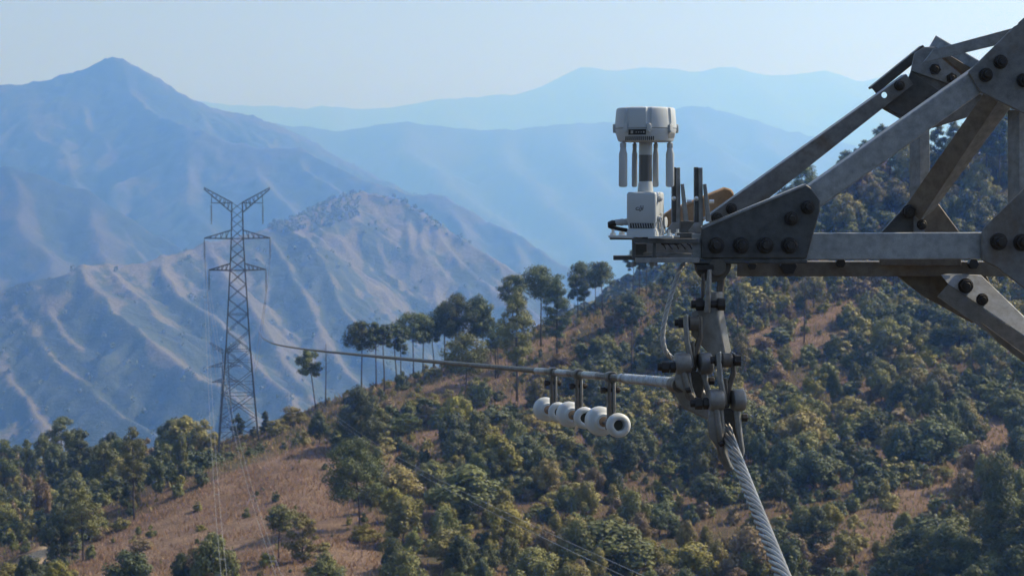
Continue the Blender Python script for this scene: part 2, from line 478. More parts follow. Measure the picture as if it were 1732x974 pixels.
for i in range(8):
    a = R(-88) + 2 * math.pi * i / 8
    d = Vector((math.cos(a), math.sin(a), 0)); u = Vector((-d.y, d.x, 0))
    c = base + d * (52.2 * k) + Z * H(217.5)
    b = MB(); b.box(c, .010, .0115, .0165, Matrix((d, u, Z)).transposed())
    b.cyl(c + d * .001 - Z * .012, c + d * .001 + Z * .011, .0042, 10)
    b.build('lug', M['white'], capo, .0012)
# label panel, vents
def onDrum(x, y, extra=.0006):
    X = (x - 1092) * k
    r = (51.6 - (y - 222) * .29) * k + extra
    return base + Vector((X, -math.sqrt(max(r * r - X * X, 1e-6)), H(y)))
def drumquad(x0, x1, y0, y1, extra=.0007, n=6):
    b = MB(); vs = []
    for i in range(n + 1):
        x = x0 + (x1 - x0) * i / n
        vs += [onDrum(x, y0, extra), onDrum(x, y1, extra)]
    return b.add(vs, [(2 * i, 2 * i + 1, 2 * i + 3, 2 * i + 2) for i in range(n)])
lp = drumquad(1060.5, 1089, 220.5, 229.5).build('label_panel', M['panel'], low)
b = MB()
for x0, x1, y0, y1 in ((1064, 1068, 222.5, 227.5), (1072, 1074, 224.3, 226), (1076, 1078, 224.3, 226), (1080, 1082, 224.3, 226)):
    q = drumquad(x0, x1, y0, y1, .0012, 1); b.add(q.v, q.f)
b.build('marking', M['grey_pl'], lp)
drumquad(1084, 1086.5, 223.6, 226.4, .0012, 1).build('indicator', M['white'], lp)
b = MB()
for i in range(15):
    x = 1056 + i * 3.2
    q = drumquad(x, x + 1.7, 231.8, 238.6, .0008, 1); b.add(q.v, q.f)
b.build('vent', M['panel'], low)
b = MB()
for i in range(6):
    x = 1127.5 + i * 2.2
    q = drumquad(x, x + 1.0, 224.5 + i * .2, 235 - i * .2, .0008, 1); b.add(q.v, q.f)
b.build('vent', M['groove'], low)
# aerials
for x, w, w2, dy in ((1052.5, 5.4, 7.2, -.028), (1075, 3.6, 4.8, .050), (1111, 3.9, 5.0, .052), (1131.5, 5.2, 7.0, -.022)):
    c = Vector(((x - CX) * k, Dr + dy, 0))
    b = MB()
    pr = [(239, w * .55), (242, w * .6), (243, w), (250, w), (250.6, w * .92), (252, w * .92), (252.6, w), (255, w), (261, w2), (314, w2 * 1.02), (316, w2 * .8), (316.6, w2 * .3)]
    b.sweep([Vector((c.x, c.y, H(y))) for y, r in pr], [r * k for y, r in pr], 20, sq=(.55, 1))
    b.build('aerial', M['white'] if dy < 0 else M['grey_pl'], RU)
# neck
MB().lathe(base, Z, prof([(263, 11), (262, 11.2), (239, 11.2)]), 32).build('neck', M['white'], RU)
MB().lathe(base, Z, prof([(308, 11.3), (262.2, 11.3)]), 40).build('dark_tube', M['chrome'], RU)
MB().lathe(base, Z, prof([(328, 13.6), (324, 13.4), (309, 11.8), (307, 11.6), (307, 11)]), 40).build('collar', M['white'], RU)
# base housing: a rounded box turned a little to the right
yaw = R(20)
rot = Matrix.Rotation(-yaw, 3, 'Z')          # front turned towards the left of the camera
bw, bd = .0800, .086
bc = Vector(((1091.5 - CX) * k, Dr, 0))
ex = rot @ Vector((1, 0, 0)); ey = rot @ Vector((0, 1, 0))
def bp(u, v, y): return bc + ex * u + ey * v + Z * (H(y))
def rounded(w, d, r, n=5):
    out = []
    for cx_, cy_, a0 in ((w / 2 - r, d / 2 - r, 0), (-w / 2 + r, d / 2 - r, 90), (-w / 2 + r, -d / 2 + r, 180), (w / 2 - r, -d / 2 + r, 270)):
        for i in range(n + 1):
            a = R(a0 + 90 * i / n); out.append((cx_ + r * math.cos(a), cy_ + r * math.sin(a)))
    return out
def rbox(levels, name, mat, parent, r=.006):
    b = MB(); vs = []; fs = []
    for (y, w, d) in levels:
        vs += [bp(a, c, y) for a, c in rounded(w, d, r)]
    n = len(vs) // len(levels)
    for j in range(len(levels) - 1):
        for i in range(n):
            i2 = (i + 1) % n
            fs.append((j * n + i, j * n + i2, (j + 1) * n + i2, (j + 1) * n + i))
    fs.append(tuple(range(n))); fs.append(tuple(range((len(levels) - 1) * n, len(levels) * n)))
    return b.add(vs, fs).build(name, mat, parent, 0, 40)
hb = rbox([(388, bw * .90, bd * .9), (377, bw * .95, bd * .95), (374, bw, bd), (330, bw, bd), (327, bw * .98, bd * .98), (325.4, bw * .93, bd * .93), (325, bw * .85, bd * .85)], 'housing', M['white'], RU)
rbox([(374.6, bw * 1.012, .006), (326, bw * 1.012, .006)], 'seam_strip', M['groove'], hb, .0025)
rbox([(400.5, bw * 1.02, bd * 1.02), (393, bw * 1.02, bd * 1.0), (386, bw * .92, bd * .92)], 'plinth', M['white'], RU)
# base flange with feet
b = MB()
for sx in (-1, 1):
    for sy in (-1, 1):
        b.prism([bp(sx * .02, sy * .02, 399), bp(sx * .085, sy * .028, 398), bp(sx * .088, sy * .048, 398), bp(sx * .07, sy * .052, 398), bp(sx * .02, sy * .045, 399)], (0, 0, -.006))
fl = b.build('base_flange', M['white'], RU, .001)
for sx in (-1, 1):
    for sy in (-1, 1):
        c = bp(sx * .077, sy * .041, 398)
        MB().cyl(c, c + Z * .007, .0085, 6).cyl(c + Z * .007, c + Z * .016, .004, 10).build('bolt', M['zinc'], fl)
# front vent and logo
fy = -bd / 2
b = MB(); b.prism([bp(-.030, fy * .975 - .0006, 377), bp(.034, fy * .975 - .0006, 377), bp(.034, fy * .94 - .0006, 385.5), bp(-.030, fy * .94 - .0006, 385.5)], ey * .002)
vp = b.build('vent', M['panel'], hb)
b = MB()
for i in range(9):
    u = -.028 + i * .0068
    b.prism([bp(u + .002, fy * .975 - .0016, 377.6), bp(u + .0042, fy * .975 - .0016, 377.6), bp(u + .0062, fy * .94 - .0016, 385), bp(u + .004, fy * .94 - .0016, 385)], ey * .0015)
b.build('louver', M['grey_pl'], vp)
def stroke(b, pts, w, close=False):
    """flat lettering stroke on the housing front; pts in (u, z) millimetres, slanted"""
    P3 = []
    for i, p in enumerate(pts):
        a = Vector(pts[max(i - 1, 0)]) if not close else Vector(pts[i - 1])
        c = Vector(pts[min(i + 1, len(pts) - 1)]) if not close else Vector(pts[(i + 1) % len(pts)])
        t = (c - a).normalized(); n = Vector((-t.y, t.x)) * w / 2
        P3.append((Vector(p) + n, Vector(p) - n))
    m = len(P3)
    def to3(q): return bc + ex * ((q.x + q.y * .22) / 1000 - .002) + ey * (fy - .0007) + Z * (H(352) + q.y / 1000)
    vs = [to3(q) for pr in P3 for q in pr]
    fs = [(2 * i, 2 * i + 1, 2 * ((i + 1) % m) + 1, 2 * ((i + 1) % m)) for i in range(m if close else m - 1)]
    b.add(vs, fs)
b = MB()
el = [(-7.2 + 4.0 * math.cos(t), -1.2 + 3.3 * math.sin(t)) for t in [R(60 + i * 20) for i in range(13)]]
stroke(b, el, 2.0)                                                       # bowl of the d
stroke(b, [(-6.5, 1.9), (-3.6, 1.9)], 1.6); stroke(b, [(-6.5, -4.2), (-1.2, -4.2), (-.4, -3.2), (-.4, 6.6)], 2.1)
stroke(b, [(3.9, 3.0), (3.9, -4.8), (3.0, -6.6), (.8, -7.2), (-1.0, -7.2)], 2.1)      # j
stroke(b, [(7.6, 3.0), (7.6, -5.0)], 2.1)                                # i
stroke(b, [(3.9, 4.4), (3.9, 6.2)], 2.1); stroke(b, [(7.6, 4.4), (7.6, 6.2)], 2.1)
b.build('logo', M['ink'], hb, 0, 0)
# knobs, latch
for u, v, y in ((bw / 2 + .001, -.021, 337), (bw / 2 + .001, -.021, 369)):
    c = bp(u, v, y)
    MB().lathe(c, ex, [(-.004, .0078), (.003, .0078), (.005, .006), (.009, .0055), (.010, .003)], 18).build('knob', M['grey_pl'], hb)
    MB().lathe(c + ex * .0102, ex, [(-.001, .0035), (.0005, .003)], 10).build('screw', M['ink'], hb)
c0 = bp(bw / 2 + .006, -.004, 362)
lt = MB().prism([bp(bw / 2 + .004, -.012, 360), bp(bw / 2 + .004, .004, 360), bp(bw / 2 + .010, .010, 394), bp(bw / 2 + .010, -.004, 394)], ex * .003).build('latch', M['grey_pl'], hb, .0008)
MB().lathe(bp(bw / 2 + .012, .008, 376), ex, [(0, .014), (.003, .014), (.0035, .012)], 24).build('disc', M['white'], hb)
MB().sweep([bp(bw / 2 + .004, -.024, 366), bp(bw / 2 + .010, -.026, 376), bp(bw / 2 + .011, -.026, 386), bp(bw / 2 + .008, -.028, 399)], .0026, 10).build('strap', M['grey_pl'], hb)
MB().sweep([bp(bw / 2 + .006, .0, 362), bp(bw / 2 + .013, .002, 380), bp(bw / 2 + .012, .006, 396)], .0016, 8).build('strap', M['black'], hb)
# plug and black elbow cable
pz = H(376)
pl = MB().lathe(Vector(((1063 - CX) * k, Dr - .01, pz + .001)), (-1, 0, -.04), [(0, .0090), (.010, .0090), (.0105, .0082), (.014, .0082), (.0145, .0094), (.022, .0094), (.0225, .0082), (.036, .0078)], 24).build('plug', M['grey_pl'], RU)
MB().sweep([W(1042, 377.5, Dr - .01), W(1036, 377.5, Dr - .01), W(1032, 379, Dr - .008), W(1032, 382, Dr - .004), W(1037, 385, Dr), W(1046, 387, Dr + .01), W(1060, 389.5, Dr + .02)], [.0075, .0082, .0082, .0075, .006, .0055, .0055], 16).build('elbow_cable', M['black'], pl)

# ================================================================== line fittings under the tip
def rod(b, a, c, r, D=5.03, seg=20): b.cyl(W(*a, D), W(*c, D), r * PX, seg)
def xbolt(x0, x1, y, D, r, parent, nut=.9, name='bolt', tilt=0):
    """bolt lying across the picture: head at one end, nut and thread at the other"""
    b = MB()
    p, q = W(x0, y, D), W(x1, y + tilt, D - .0)
    d = (q - p).normalized(); L = (q - p).length; r_ = r * D / F
    b.cyl(p, q, r_ * .55, 14)
    b.cyl(p, p + d * min(L * .34, r_ * 1.5), r_ * .62, 14)
    b.cyl(p + d * r_ * .7, p + d * r_ * 1.9, r_, 6, twist0=.3)
    b.cyl(q - d * r_ * 1.1, q, r_, 6, twist0=.2)
    return b.build(name, M['bolt'], parent, .001)

YK = empty('yoke_fitting', W(1206, 447, 5.03), 'dark forged yoke plate and hanger links below the crossarm tip', 'yoke')
n = 24
b = MB(); b.prism([W(1206 + 31 * math.cos(math.pi * i / n), 446.5 + 31 * math.sin(math.pi * i / n), 5.055) for i in range(n + 1)], (0, .03, 0))
hg = b.build('hanger_disc', M['fitting_dark'], YK, .002)
b = MB(); b.cyl(W(1213, 452, 5.055), W(1213, 452, 5.035), 15 * PX, 24); b.build('boss', M['fitting_dark'], hg, .002)
b = MB(); b.prism(P([(1177, 448), (1207, 448), (1207, 456), (1180, 458)], 5.03), (0, .02, 0)); b.build('bolt', M['bolt'], hg, .001)
# two hanger links
for pts, D in (([(1196, 456), (1202, 456), (1199.5, 529), (1189, 531), (1191, 520)], 5.005), ([(1213, 458), (1225, 456), (1221, 520), (1217, 526), (1211, 520)], 5.06)):
    b = MB(); b.prism(P(pts, D), (.006, .016, 0)); b.build('link', M['fitting'] if D < 5.02 else M['fitting_dark'], YK, .003)
b = MB(); b.prism(P([(1187, 462), (1193, 460), (1192, 500), (1186, 512)], 5.04), (.0, .016, 0)); b.build('link', M['fitting_dark'], YK, .003)
# yoke plate, its right edge turned to the camera
yp = [(1202, 494), (1212, 494), (1213, 528), (1227, 602), (1204, 604), (1168, 566), (1168, 528), (1190, 520)]
b = MB(); b.prism(P(yp, 5.03), (.021, .022, 0)); b.build('yoke_plate', M['fitting'], YK, .003)
xbolt(1169, 1226, 514.5, 5.03, 11, YK)
xbolt(1141, 1172, 545.5, 5.03, 9, YK)

def strain_clamp(name, label, dx, dy, D, upper):
    """clevis straps, two bosses on a pin, two cheeks and the keeper that holds the rope; drawn for the lower-right one"""
    E = empty(name, W(1228 + dx, 610 + dy, D), label, 'clamp', 'strain clamps under the crossarm tip')
    def Q(pts, DD=D): return [W(x + dx, y + dy, DD) for x, y in pts]
    # two bent straps
    for pts, dd, mt in (([(1211, 598), (1219, 594), (1222, 640), (1230, 684), (1221, 686), (1213, 640)], -.016, 'fitting'),
                        ([(1235, 594), (1243, 598), (1244, 634), (1236, 660), (1233, 686), (1225, 686), (1229, 650), (1236, 630)], .010, 'fitting_dark'),
                        ([(1222, 640), (1230, 640), (1233, 690), (1221, 690)], .004, 'fitting_dark')):
        b = MB(); b.prism(Q(pts, D + dd), (.004, .016, 0)); b.build('strap', M[mt], E, .003)
    b = MB(); b.cyl(W(1220 + dx, 609 + dy, D + .004), W(1237 + dx, 609 + dy, D + .008), 12 * PX, 20); b.build('sleeve', M['fitting_dark'], E, .002)
    xb = MB(); 
    if not upper: xbolt(1202 + dx, 1253 + dx, 609 + dy, D, 10.5, E)
    # bosses
    for x0, x1, dd in ((1198, 1223, -.010), (1238, 1259, .006)):
        a, c = W(x0 + dx, 677 + dy, D + dd), W(x1 + dx, 676 + dy, D + dd + .006)
        L = (c - a).length
        MB().lathe(a, c - a, [(0, 15.5 * PX), (.002, 17.5 * PX), (L * .25, 18.6 * PX), (L * .8, 18.6 * PX), (L - .002, 17.2 * PX), (L, 15 * PX)], 32).build('boss', M['fitting'], E)
    # cheeks (shorter on the upper clamp)
    ls = .52 if upper else 1.0
    def C(pts, DD): return [W(x + dx, (y if y < 690 else 690 + (y - 690) * ls) + dy, DD) for x, y in pts]
    b = MB(); b.prism(C([(1199, 690), (1206, 684), (1216, 684), (1223, 694), (1226, 740), (1233, 776), (1241, 795), (1229, 797), (1216, 778), (1212, 757), (1199, 739), (1196, 712)], D - .018), (.004, .016, 0)); ck = b.build('cheek', M['fitting'], E, .004)
    MB().sweep(C([(1212, 692), (1217, 730), (1223, 764), (1234, 790)], D - .019), [.0075, .0085, .008, .006], 12).build('rib', M['fitting'], ck)
    b = MB(); b.prism(C([(1240, 692), (1251, 690), (1255, 735), (1259, 764), (1256, 775), (1250, 769), (1245, 735)], D - .002), (.004, .018, 0)); b.build('cheek', M['fitting'], E, .004)
    b = MB(); b.prism(C([(1218, 690), (1246, 690), (1248, 735), (1243, 776), (1234, 790), (1222, 776), (1210, 745)], D + .024), (.002, .014, 0)); b.build('keeper', M['fitting_dark'], E, .004)
    b = MB(); b.cyl(*C([(1199, 728), (1215, 722)], D - .004), .013, 18); b.build('trunnion', M['fitting_dark'], E, .002)
    b = MB(); b.cyl(*C([(1216, 752), (1224, 748)], D - .026), .008, 6); b.build('bolt', M['bolt'], E, .001)
    # pin through the bosses
    xbolt(1168 + dx, 1201 + dx, 682 + dy, D - .004, 10.5, E, name='pin')
    c = W(1255 + dx, 706 + dy, D + .01)
    MB().cyl(c, c + Vector((.014, 0, 0)), .011, 6).build('bolt', M['bolt'], E, .001)
    return E
strain_clamp('strain_clamp', 'lower steel strain clamp gripping the thick twisted rope', 0, 0, 4.94, False)
UC = strain_clamp('strain_clamp', 'upper steel strain clamp gripping the long thin cable', -56, -62, 4.99, True)
# body of the upper clamp running on behind the lower one
b = MB(); b.prism(P([(1143, 632), (1160, 640), (1196, 664), (1222, 700), (1214, 716), (1186, 706), (1154, 690), (1139, 664)], 5.12), (.004, .03, 0)); b.build('clamp_body', M['fitting'], UC, .006)
b = MB(); b.cyl(W(1139, 650, 5.06), W(1150, 651, 4.99), 13 * PX, 24); b.build('cable_mouth', M['fitting_dark'], UC, .002)

# ---------------------------------------------------------------- ropes
def resample(pts, step):
    out = [pts[0]]
    for a, c in zip(pts[:-1], pts[1:]):
        n_ = max(1, int((c - a).length / step))
        out += [a.lerp(c, i / n_) for i in range(1, n_ + 1)]
    return out
def smoothpts(pts, it=2):
    for _ in range(it):
        o = [pts[0]]
        for a, c in zip(pts[:-1], pts[1:]): o += [a.lerp(c, .25), a.lerp(c, .75)]
        pts = o + [pts[-1]]
    return pts
def twisted(path, rad, ns, pitch, step=.006, seg=6, hand=1):
    """strands wound round a path"""
    pts = resample(path, step)
    b = MB(); strands = [[] for _ in range(ns)]
    rs = rad * math.sin(math.pi / ns) / (1 + math.sin(math.pi / ns)) * .98
    rc = rad - rs
    t = (pts[1] - pts[0]).normalized(); u = t.cross(Z).normalized(); s_ = 0
    for i, p in enumerate(pts):
        t = (pts[min(i + 1, len(pts) - 1)] - pts[max(i - 1, 0)]).normalized()
        u = (u - t * u.dot(t)).normalized(); w = t.cross(u)
        if i: s_ += (p - pts[i - 1]).length
        for j in range(ns):
            a = hand * 2 * math.pi * (s_ / pitch + j / ns)
            strands[j].append(p + (u * math.cos(a) + w * math.sin(a)) * rc)
    for st in strands: b.sweep(st, rs, seg)
    b.sweep(pts[::3] + [pts[-1]], rad * .5, 10)
    return b
path = smoothpts([W(1226, 716, 4.98), W(1234, 745, 4.92), W(1250, 785, 4.74), W(1275, 850, 4.35), W(1300, 913, 3.97), W(1328, 984, 3.57), W(1368, 1085, 3.10), W(1480, 1360, 2.3)])
o = twisted(path, .0160, 7, .46, .006, 10, -1).build('twisted_rope', M['rope'], None, 0, 60)
tag(o, 'thick bright twisted steel rope dropping from the lower clamp out of frame', 'rope')
path = smoothpts([W(1174, 436, 5.10), W(1152, 448, 5.08), W(1143, 475, 5.06), W(1131, 512, 5.05), W(1122, 550, 5.05), W(1120.5, 575, 5.05), W(1125, 594, 5.05), W(1134, 604, 5.06), W(1150, 611, 5.08)], 3)
o = twisted(path, .0068, 4, .075, .003, 8, 1).build('jumper_cable', M['rope_pale'], None, 0, 60)
tag(o, 'short pale looped jumper wire hanging from the frame to the upper clamp', 'wire')

# ---------------------------------------------------------------- long ground wire to the far tower
XW0, XW1 = W(1140, 649, 5.05).x, W(437, 560, 338).x
def wire(D):
    return Vector((XW0 + (XW1 - XW0) * (D - 5.05) / 332.95, D, -.512 - .0822 * (D - 5.05) + 2.55e-5 * (D - 5.05) ** 2))
Ds = [5.05 + .2 * i for i in range(30)] + [11 + 1.5 * i for i in range(40)] + [72 + 6 * i for i in range(44)] + [338]
GW = empty('long_cable', wire(5.2), 'long thin dark cable running from the upper clamp past the dampers to the lattice tower', 'cable')
MB().sweep([wire(d) for d in Ds], [.0114 + .007 * min(1, max(0, (d - 9) / 22)) + .030 * min(1, max(0, (d - 35) / 110)) for d in Ds], 10).build('strand', M['wire_dark'], GW)
twisted([wire(5.03 + .02 * i) for i in range(35)], .0148, 8, .19, .006, 8, 1).build('armour_rods', M['rope'], GW, 0, 60)
def seg(d0, d1, r, mat=M['rope'], name='sleeve'):
    MB().lathe(wire(d0), wire(d1) - wire(d0), [(0, r * .8), (.006, r), ((wire(d1) - wire(d0)).length - .006, r), ((wire(d1) - wire(d0)).length, r * .8)], 20).build(name, mat, GW)
for d0, d1, r in ((5.72, 5.78, .0140), (6.16, 6.42, .0126), (6.72, 6.98, .0126), (7.22, 7.5, .0126)):
    seg(d0, d1, r)
# vibration dampers
for (D, rf, lab) in ((5.94, .047, 'white vibration damper nearest the steel clamp, largest of the three on the cable'),
                     (6.53, .0455, 'white vibration damper in the middle of the three on the cable'),
                     (7.08, .046, 'white vibration damper farthest from the steel clamp, smallest-looking on the cable')):
    c = wire(D); d = (wire(D + .5) - wire(D - .5)).normalized()
    side = d.cross(Z).normalized(); dn = side.cross(d) * -1 if (side.cross(d)).z > 0 else side.cross(d)
    E = empty('vibration_damper', c, lab, 'vibration damper', 'vibration dampers hanging on the cable')
    drop = .147
    m = c + dn * drop
    # clamp saddle round the wire and the two arms
    MB().lathe(c - d * .035, d, [(0, .016), (.004, .018), (.066, .018), (.07, .016)], 20).build('clamp', M['wire_dark'], E)
    rot_ = Matrix((side, d, -dn)).transposed()
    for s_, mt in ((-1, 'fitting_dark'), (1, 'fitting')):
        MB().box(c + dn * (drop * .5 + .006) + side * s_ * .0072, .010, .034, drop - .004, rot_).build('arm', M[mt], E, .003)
    b = MB(); q = c + dn * .04
    b.cyl(q - side * .033, q + side * .030, .0062, 12); b.cyl(q - side * .033, q - side * .018, .0115, 6); b.cyl(q + side * .017, q + side * .026, .0115, 6)
    b.build('bolt', M['bolt'], E, .001)
    MB().box(m, .032, .05, .036, rot_).build('saddle', M['fitting_dark'], E, .004)
    MB().sweep([m - d * .10, m, m + d * .2], .0065, 10).build('messenger_cable', M['wire_dark'], E)
    # near weight: a thick ring with an open cup towards the camera
    o_ = m - d * .135 - dn * .002
    nw = MB().lathe(o_, d, [(.034, .0155), (.010, .0162), (.001, .0180), (-.001, .0205), (0, .0285), (.005, .0345), (.014, .0372), (.026, .0375), (.045, .034), (.075, .026), (.10, .018), (.12, .012)], 40).build('near_weight', M['weight'], E, 0, 50)
    MB().lathe(o_ + d * .030, d, [(0, .0160), (.002, .0160)], 28).build('cup', M['cup'], nw)
    # far weight: a larger stepped bell
    o_ = m + d * .125 - dn * .003
    fw = MB().lathe(o_, d, [(0, .010), (.001, .0235), (.006, .027), (.018, .0285), (.020, .031), (.024, .0385), (.030, rf * .93), (.042, rf), (.085, rf), (.105, rf * .95), (.12, rf * .8), (.128, rf * .5), (.13, .01)], 44).build('far_weight', M['weight'], E, 0, 50)
    MB().lathe(o_ - d * .0015, d, [(0, .012), (.0012, .0165), (.003, .0165)], 24).build('rust_ring', M['rust'], fw)
# ================================================================== terrain
CREST = [(-900, 1060), (-420, 860), (-200, 815, 420), (0, 800, 400), (120, 790, 390), (230, 775, 375), (310, 762, 355), (370, 752, 345), (440, 738, 338), (490, 712, 342), (530, 692, 347), (590, 668, 352), (650, 655, 356), (720, 632, 360), (800, 608, 366), (900, 566, 374),
         (1000, 525, 382), (1100, 487, 388), (1200, 455, 394), (1300, 412, 402), (1400, 368, 410), (1500, 332, 415), (1600, 290, 420), (1732, 240, 430), (1900, 185, 440), (2300, 60, 455), (2900, -60, 470)]
CREST = [c if len(c) == 3 else (*c, 430) for c in CREST]
ctl = []
for x, y, D in CREST:
    p = W(x, y, D); ctl.append(p)
    ctl.append(p + Vector((-6, 45, -13))); ctl.append(p + Vector((-14, 110, -52))); ctl.append(p + Vector((-20, 200, -110)))
for x, y, D in [(-600, 974, 290), (-200, 974, 270), (0, 974, 258), (200, 974, 232), (400, 974, 215), (600, 974, 213), (800, 974, 218), (1000, 974, 222), (1200, 974, 222), (1400, 974, 218), (1732, 974, 204), (2000, 974, 195),
                (100, 925, 268), (240, 866, 276), (310, 838, 281), (390, 796, 289), (470, 768, 296), (540, 750, 300), (600, 760, 300), (300, 920, 250), (500, 860, 258),
                (0, 880, 315), (100, 845, 335), (200, 822, 336), (60, 815, 375), (320, 790, 335), (400, 765, 326), (480, 735, 326), (600, 705, 328),
                (700, 800, 280), (800, 700, 320), (1000, 640, 335), (900, 750, 288), (1200, 750, 288), (1500, 700, 300), (1732, 600, 322), (1200, 600, 338), (1500, 500, 362), (1732, 420, 386), (1350, 470, 375), (2000, 600, 330), (2300, 700, 320)]:
    ctl.append(W(x, y, D))
for X in (-140, -90, -45, 0, 45, 90, 140):
    ctl.append(Vector((X, 120, -52))); ctl.append(Vector((X, 20, -58))); ctl.append(Vector((X, 165, -48 - .02 * X)))
ctl = np.array([tuple(p) for p in ctl])
def _k(r2): return .5 * r2 * np.log(np.maximum(r2, 1e-9))
def _fit(c, lam=8.0):
    n = len(c); x, y = c[:, 0] / 100, c[:, 1] / 100
    A = _k((x[:, None] - x) ** 2 + (y[:, None] - y) ** 2) + np.eye(n) * lam * 1e-4
    Pm = np.stack([np.ones(n), x, y], 1)
    S = np.block([[A, Pm], [Pm.T, np.zeros((3, 3))]])
    return np.linalg.solve(S, np.concatenate([c[:, 2], np.zeros(3)]))
_w = _fit(ctl)
def ground_raw(X, Y):
    X = np.asarray(X, float); Y = np.asarray(Y, float)
    sh = X.shape; x = X.ravel() / 100; y = Y.ravel() / 100
    out = np.empty(len(x))
    cx, cy = ctl[:, 0] / 100, ctl[:, 1] / 100
    for i in range(0, len(x), 20000):
        a, b = x[i:i + 20000, None], y[i:i + 20000, None]
        out[i:i + 20000] = _k((a - cx) ** 2 + (b - cy) ** 2) @ _w[:-3] + _w[-3] + _w[-2] * a[:, 0] + _w[-1] * b[:, 0]
    return out.reshape(sh)
def ground(X, Y):
    X = np.asarray(X, float); Y = np.asarray(Y, float)
    z = ground_raw(X, Y)
    z = z + fbm(X / 22 + 3, Y / 22 + 40, 3) * 1.1 + fbm(X / 5, Y / 5, 2) * .22
    return np.maximum(z, -484)
def nproj(X, Y, Zz):
    d = Y * FW.y + Zz * FW.z
    return CX + F * X / d, CY - F * (Y * UP.y + Zz * UP.z) / d
def place(px, py, Dmin=150, Dmax=470):
    """where the view ray through a photo point meets the slope"""
    Ds_ = np.arange(Dmin, Dmax, .5)
    r = W(px, py, 1.0)
    gz = ground(r.x * Ds_, Ds_)
    gap = r.z * Ds_ - gz
    hit = np.nonzero(gap <= 0)[0]
    i = hit[0] if len(hit) else int(np.argmin(gap))
    D = Ds_[i]
    return Vector((r.x * D, D, gz[i])), bool(len(hit))

# paths and bare strips as lines on the ground
PATHS = [([(1262, 586), (1300, 566), (1350, 552), (1400, 536), (1440, 516)], 1.5), ([(1300, 600), (1370, 575), (1440, 560)], .8),
         ([(660, 790), (700, 760), (740, 735), (800, 705), (860, 684), (905, 668)], 2.3), ([(1400, 950), (1470, 900), (1560, 850), (1620, 815), (1650, 790), (1690, 745), (1720, 725)], 2.0),
         ([(760, 655), (830, 625), (900, 590), (960, 560)], 1.6)]
TRACK = [(52, 955), (75, 932), (100, 916), (125, 906)]
def onslope(pts): return np.array([tuple(place(x, y)[0])[:2] for x, y in pts])
PATHS = [(onslope(p), w) for p, w in PATHS]; TRACKW = onslope(TRACK)
def dist_line(X, Y, L):
    d = np.full(np.shape(X), 1e9)
    for a, b in zip(L[:-1], L[1:]):
        ab = b - a; t = np.clip(((X - a[0]) * ab[0] + (Y - a[1]) * ab[1]) / (ab @ ab), 0, 1)
        d = np.minimum(d, np.hypot(X - a[0] - t * ab[0], Y - a[1] - t * ab[1]))
    return d
def smooth(a, b, x):
    t = np.clip((x - a) / (b - a), 0, 1); return t * t * (3 - 2 * t)

def in_poly(px, py, poly):
    px = np.asarray(px, float); py = np.asarray(py, float)
    c = np.zeros(px.shape, bool)
    for (x1, y1), (x2, y2) in zip(poly, poly[1:] + poly[:1]):
        c ^= ((y1 > py) != (y2 > py)) & (px < (x2 - x1) * (py - y1) / (y2 - y1 + 1e-9) + x1)
    return c
GRASS = [tuple(place(x, y)[0])[:2] for x, y in [(60, 1010), (150, 925), (235, 872), (310, 842), (390, 800), (470, 772), (540, 752), (590, 775), (560, 815), (640, 880), (640, 1010)]]
def grassy(X, Y): return in_poly(X, Y, GRASS)

# terrain mesh
gx = np.arange(-230, 250, 1.6); gy = np.concatenate([np.arange(0, 170, 8.0), np.arange(170, 460, 1.6), np.arange(460, 900, 8)])
GX, GY = np.meshgrid(gx, gy)
GZ = ground(GX, GY)
def grid_faces(ny, nx):
    i = np.arange(ny - 1)[:, None] * nx + np.arange(nx - 1)
    i = i.ravel()
    return np.stack([i, i + 1, i + nx + 1, i + nx], 1)
pth = np.zeros(GX.shape)
for L, w in PATHS: pth = np.maximum(pth, 1 - smooth(w * .5, w * 1.3, dist_line(GX, GY, L) + fbm(GX / 3, GY / 3, 2) * w * .5))
trk = 1 - smooth(2.0, 3.2, dist_line(GX, GY, TRACKW))
gr = grassy(GX, GY).astype(float)
for L, w in PATHS: gr = np.maximum(gr, .9 * (1 - smooth(2, 6.5, dist_line(GX, GY, L) + fbm(GX / 6, GY / 6, 3) * 5)))
t = NT('dry_hillside')
n1 = t.noise(.09, 6, .65); n2 = t.noise(.7, 6, .7); n3 = t.noise(3.2, 4, .6)
soil = t.mix(t.ramp(n2, [(.3, 0), (.7, 1)]), (.115, .075, .052), (.20, .135, .088))
dry = t.mix(t.ramp(n2, [(.3, 0), (.72, 1)]), (.185, .125, .088), (.335, .235, .165))
dry = t.mix(t.ramp(n1, [(.46, 0), (.60, .8)]), dry, (.135, .088, .062))
a_g = t.new('ShaderNodeAttribute', attribute_name='dry'); a_p = t.new('ShaderNodeAttribute', attribute_name='bare'); a_t = t.new('ShaderNodeAttribute', attribute_name='track')
c = t.mix(t.ramp(n1, [(.42, 0), (.62, 1)]), soil, (.085, .082, .042))
c = t.mix(a_g.outputs['Fac'], c, dry)
c = t.mix(a_p.outputs['Fac'], c, t.mix(t.ramp(n2, [(.3, 0), (.7, 1)]), (.19, .125, .09), (.28, .185, .13)))
c = t.mix(a_t.outputs['Fac'], c, (.60, .45, .28))
c = t.mix(t.ramp(n3, [(.36, .6), (.62, 0)]), c, (.06, .042, .030))
n4 = t.noise(.28, 5, .7, dist=.6)
c = t.mix(t.ramp(n4, [(.50, 0), (.66, .55)]), c, (.085, .058, .042))
t.bump(n3, .8, .5)
mt = t.done(c, .95, spec=.1)
me = np_mesh('terrain', np.stack([GX.ravel(), GY.ravel(), GZ.ravel()], 1), grid_faces(*GX.shape), [mt], smooth=True)
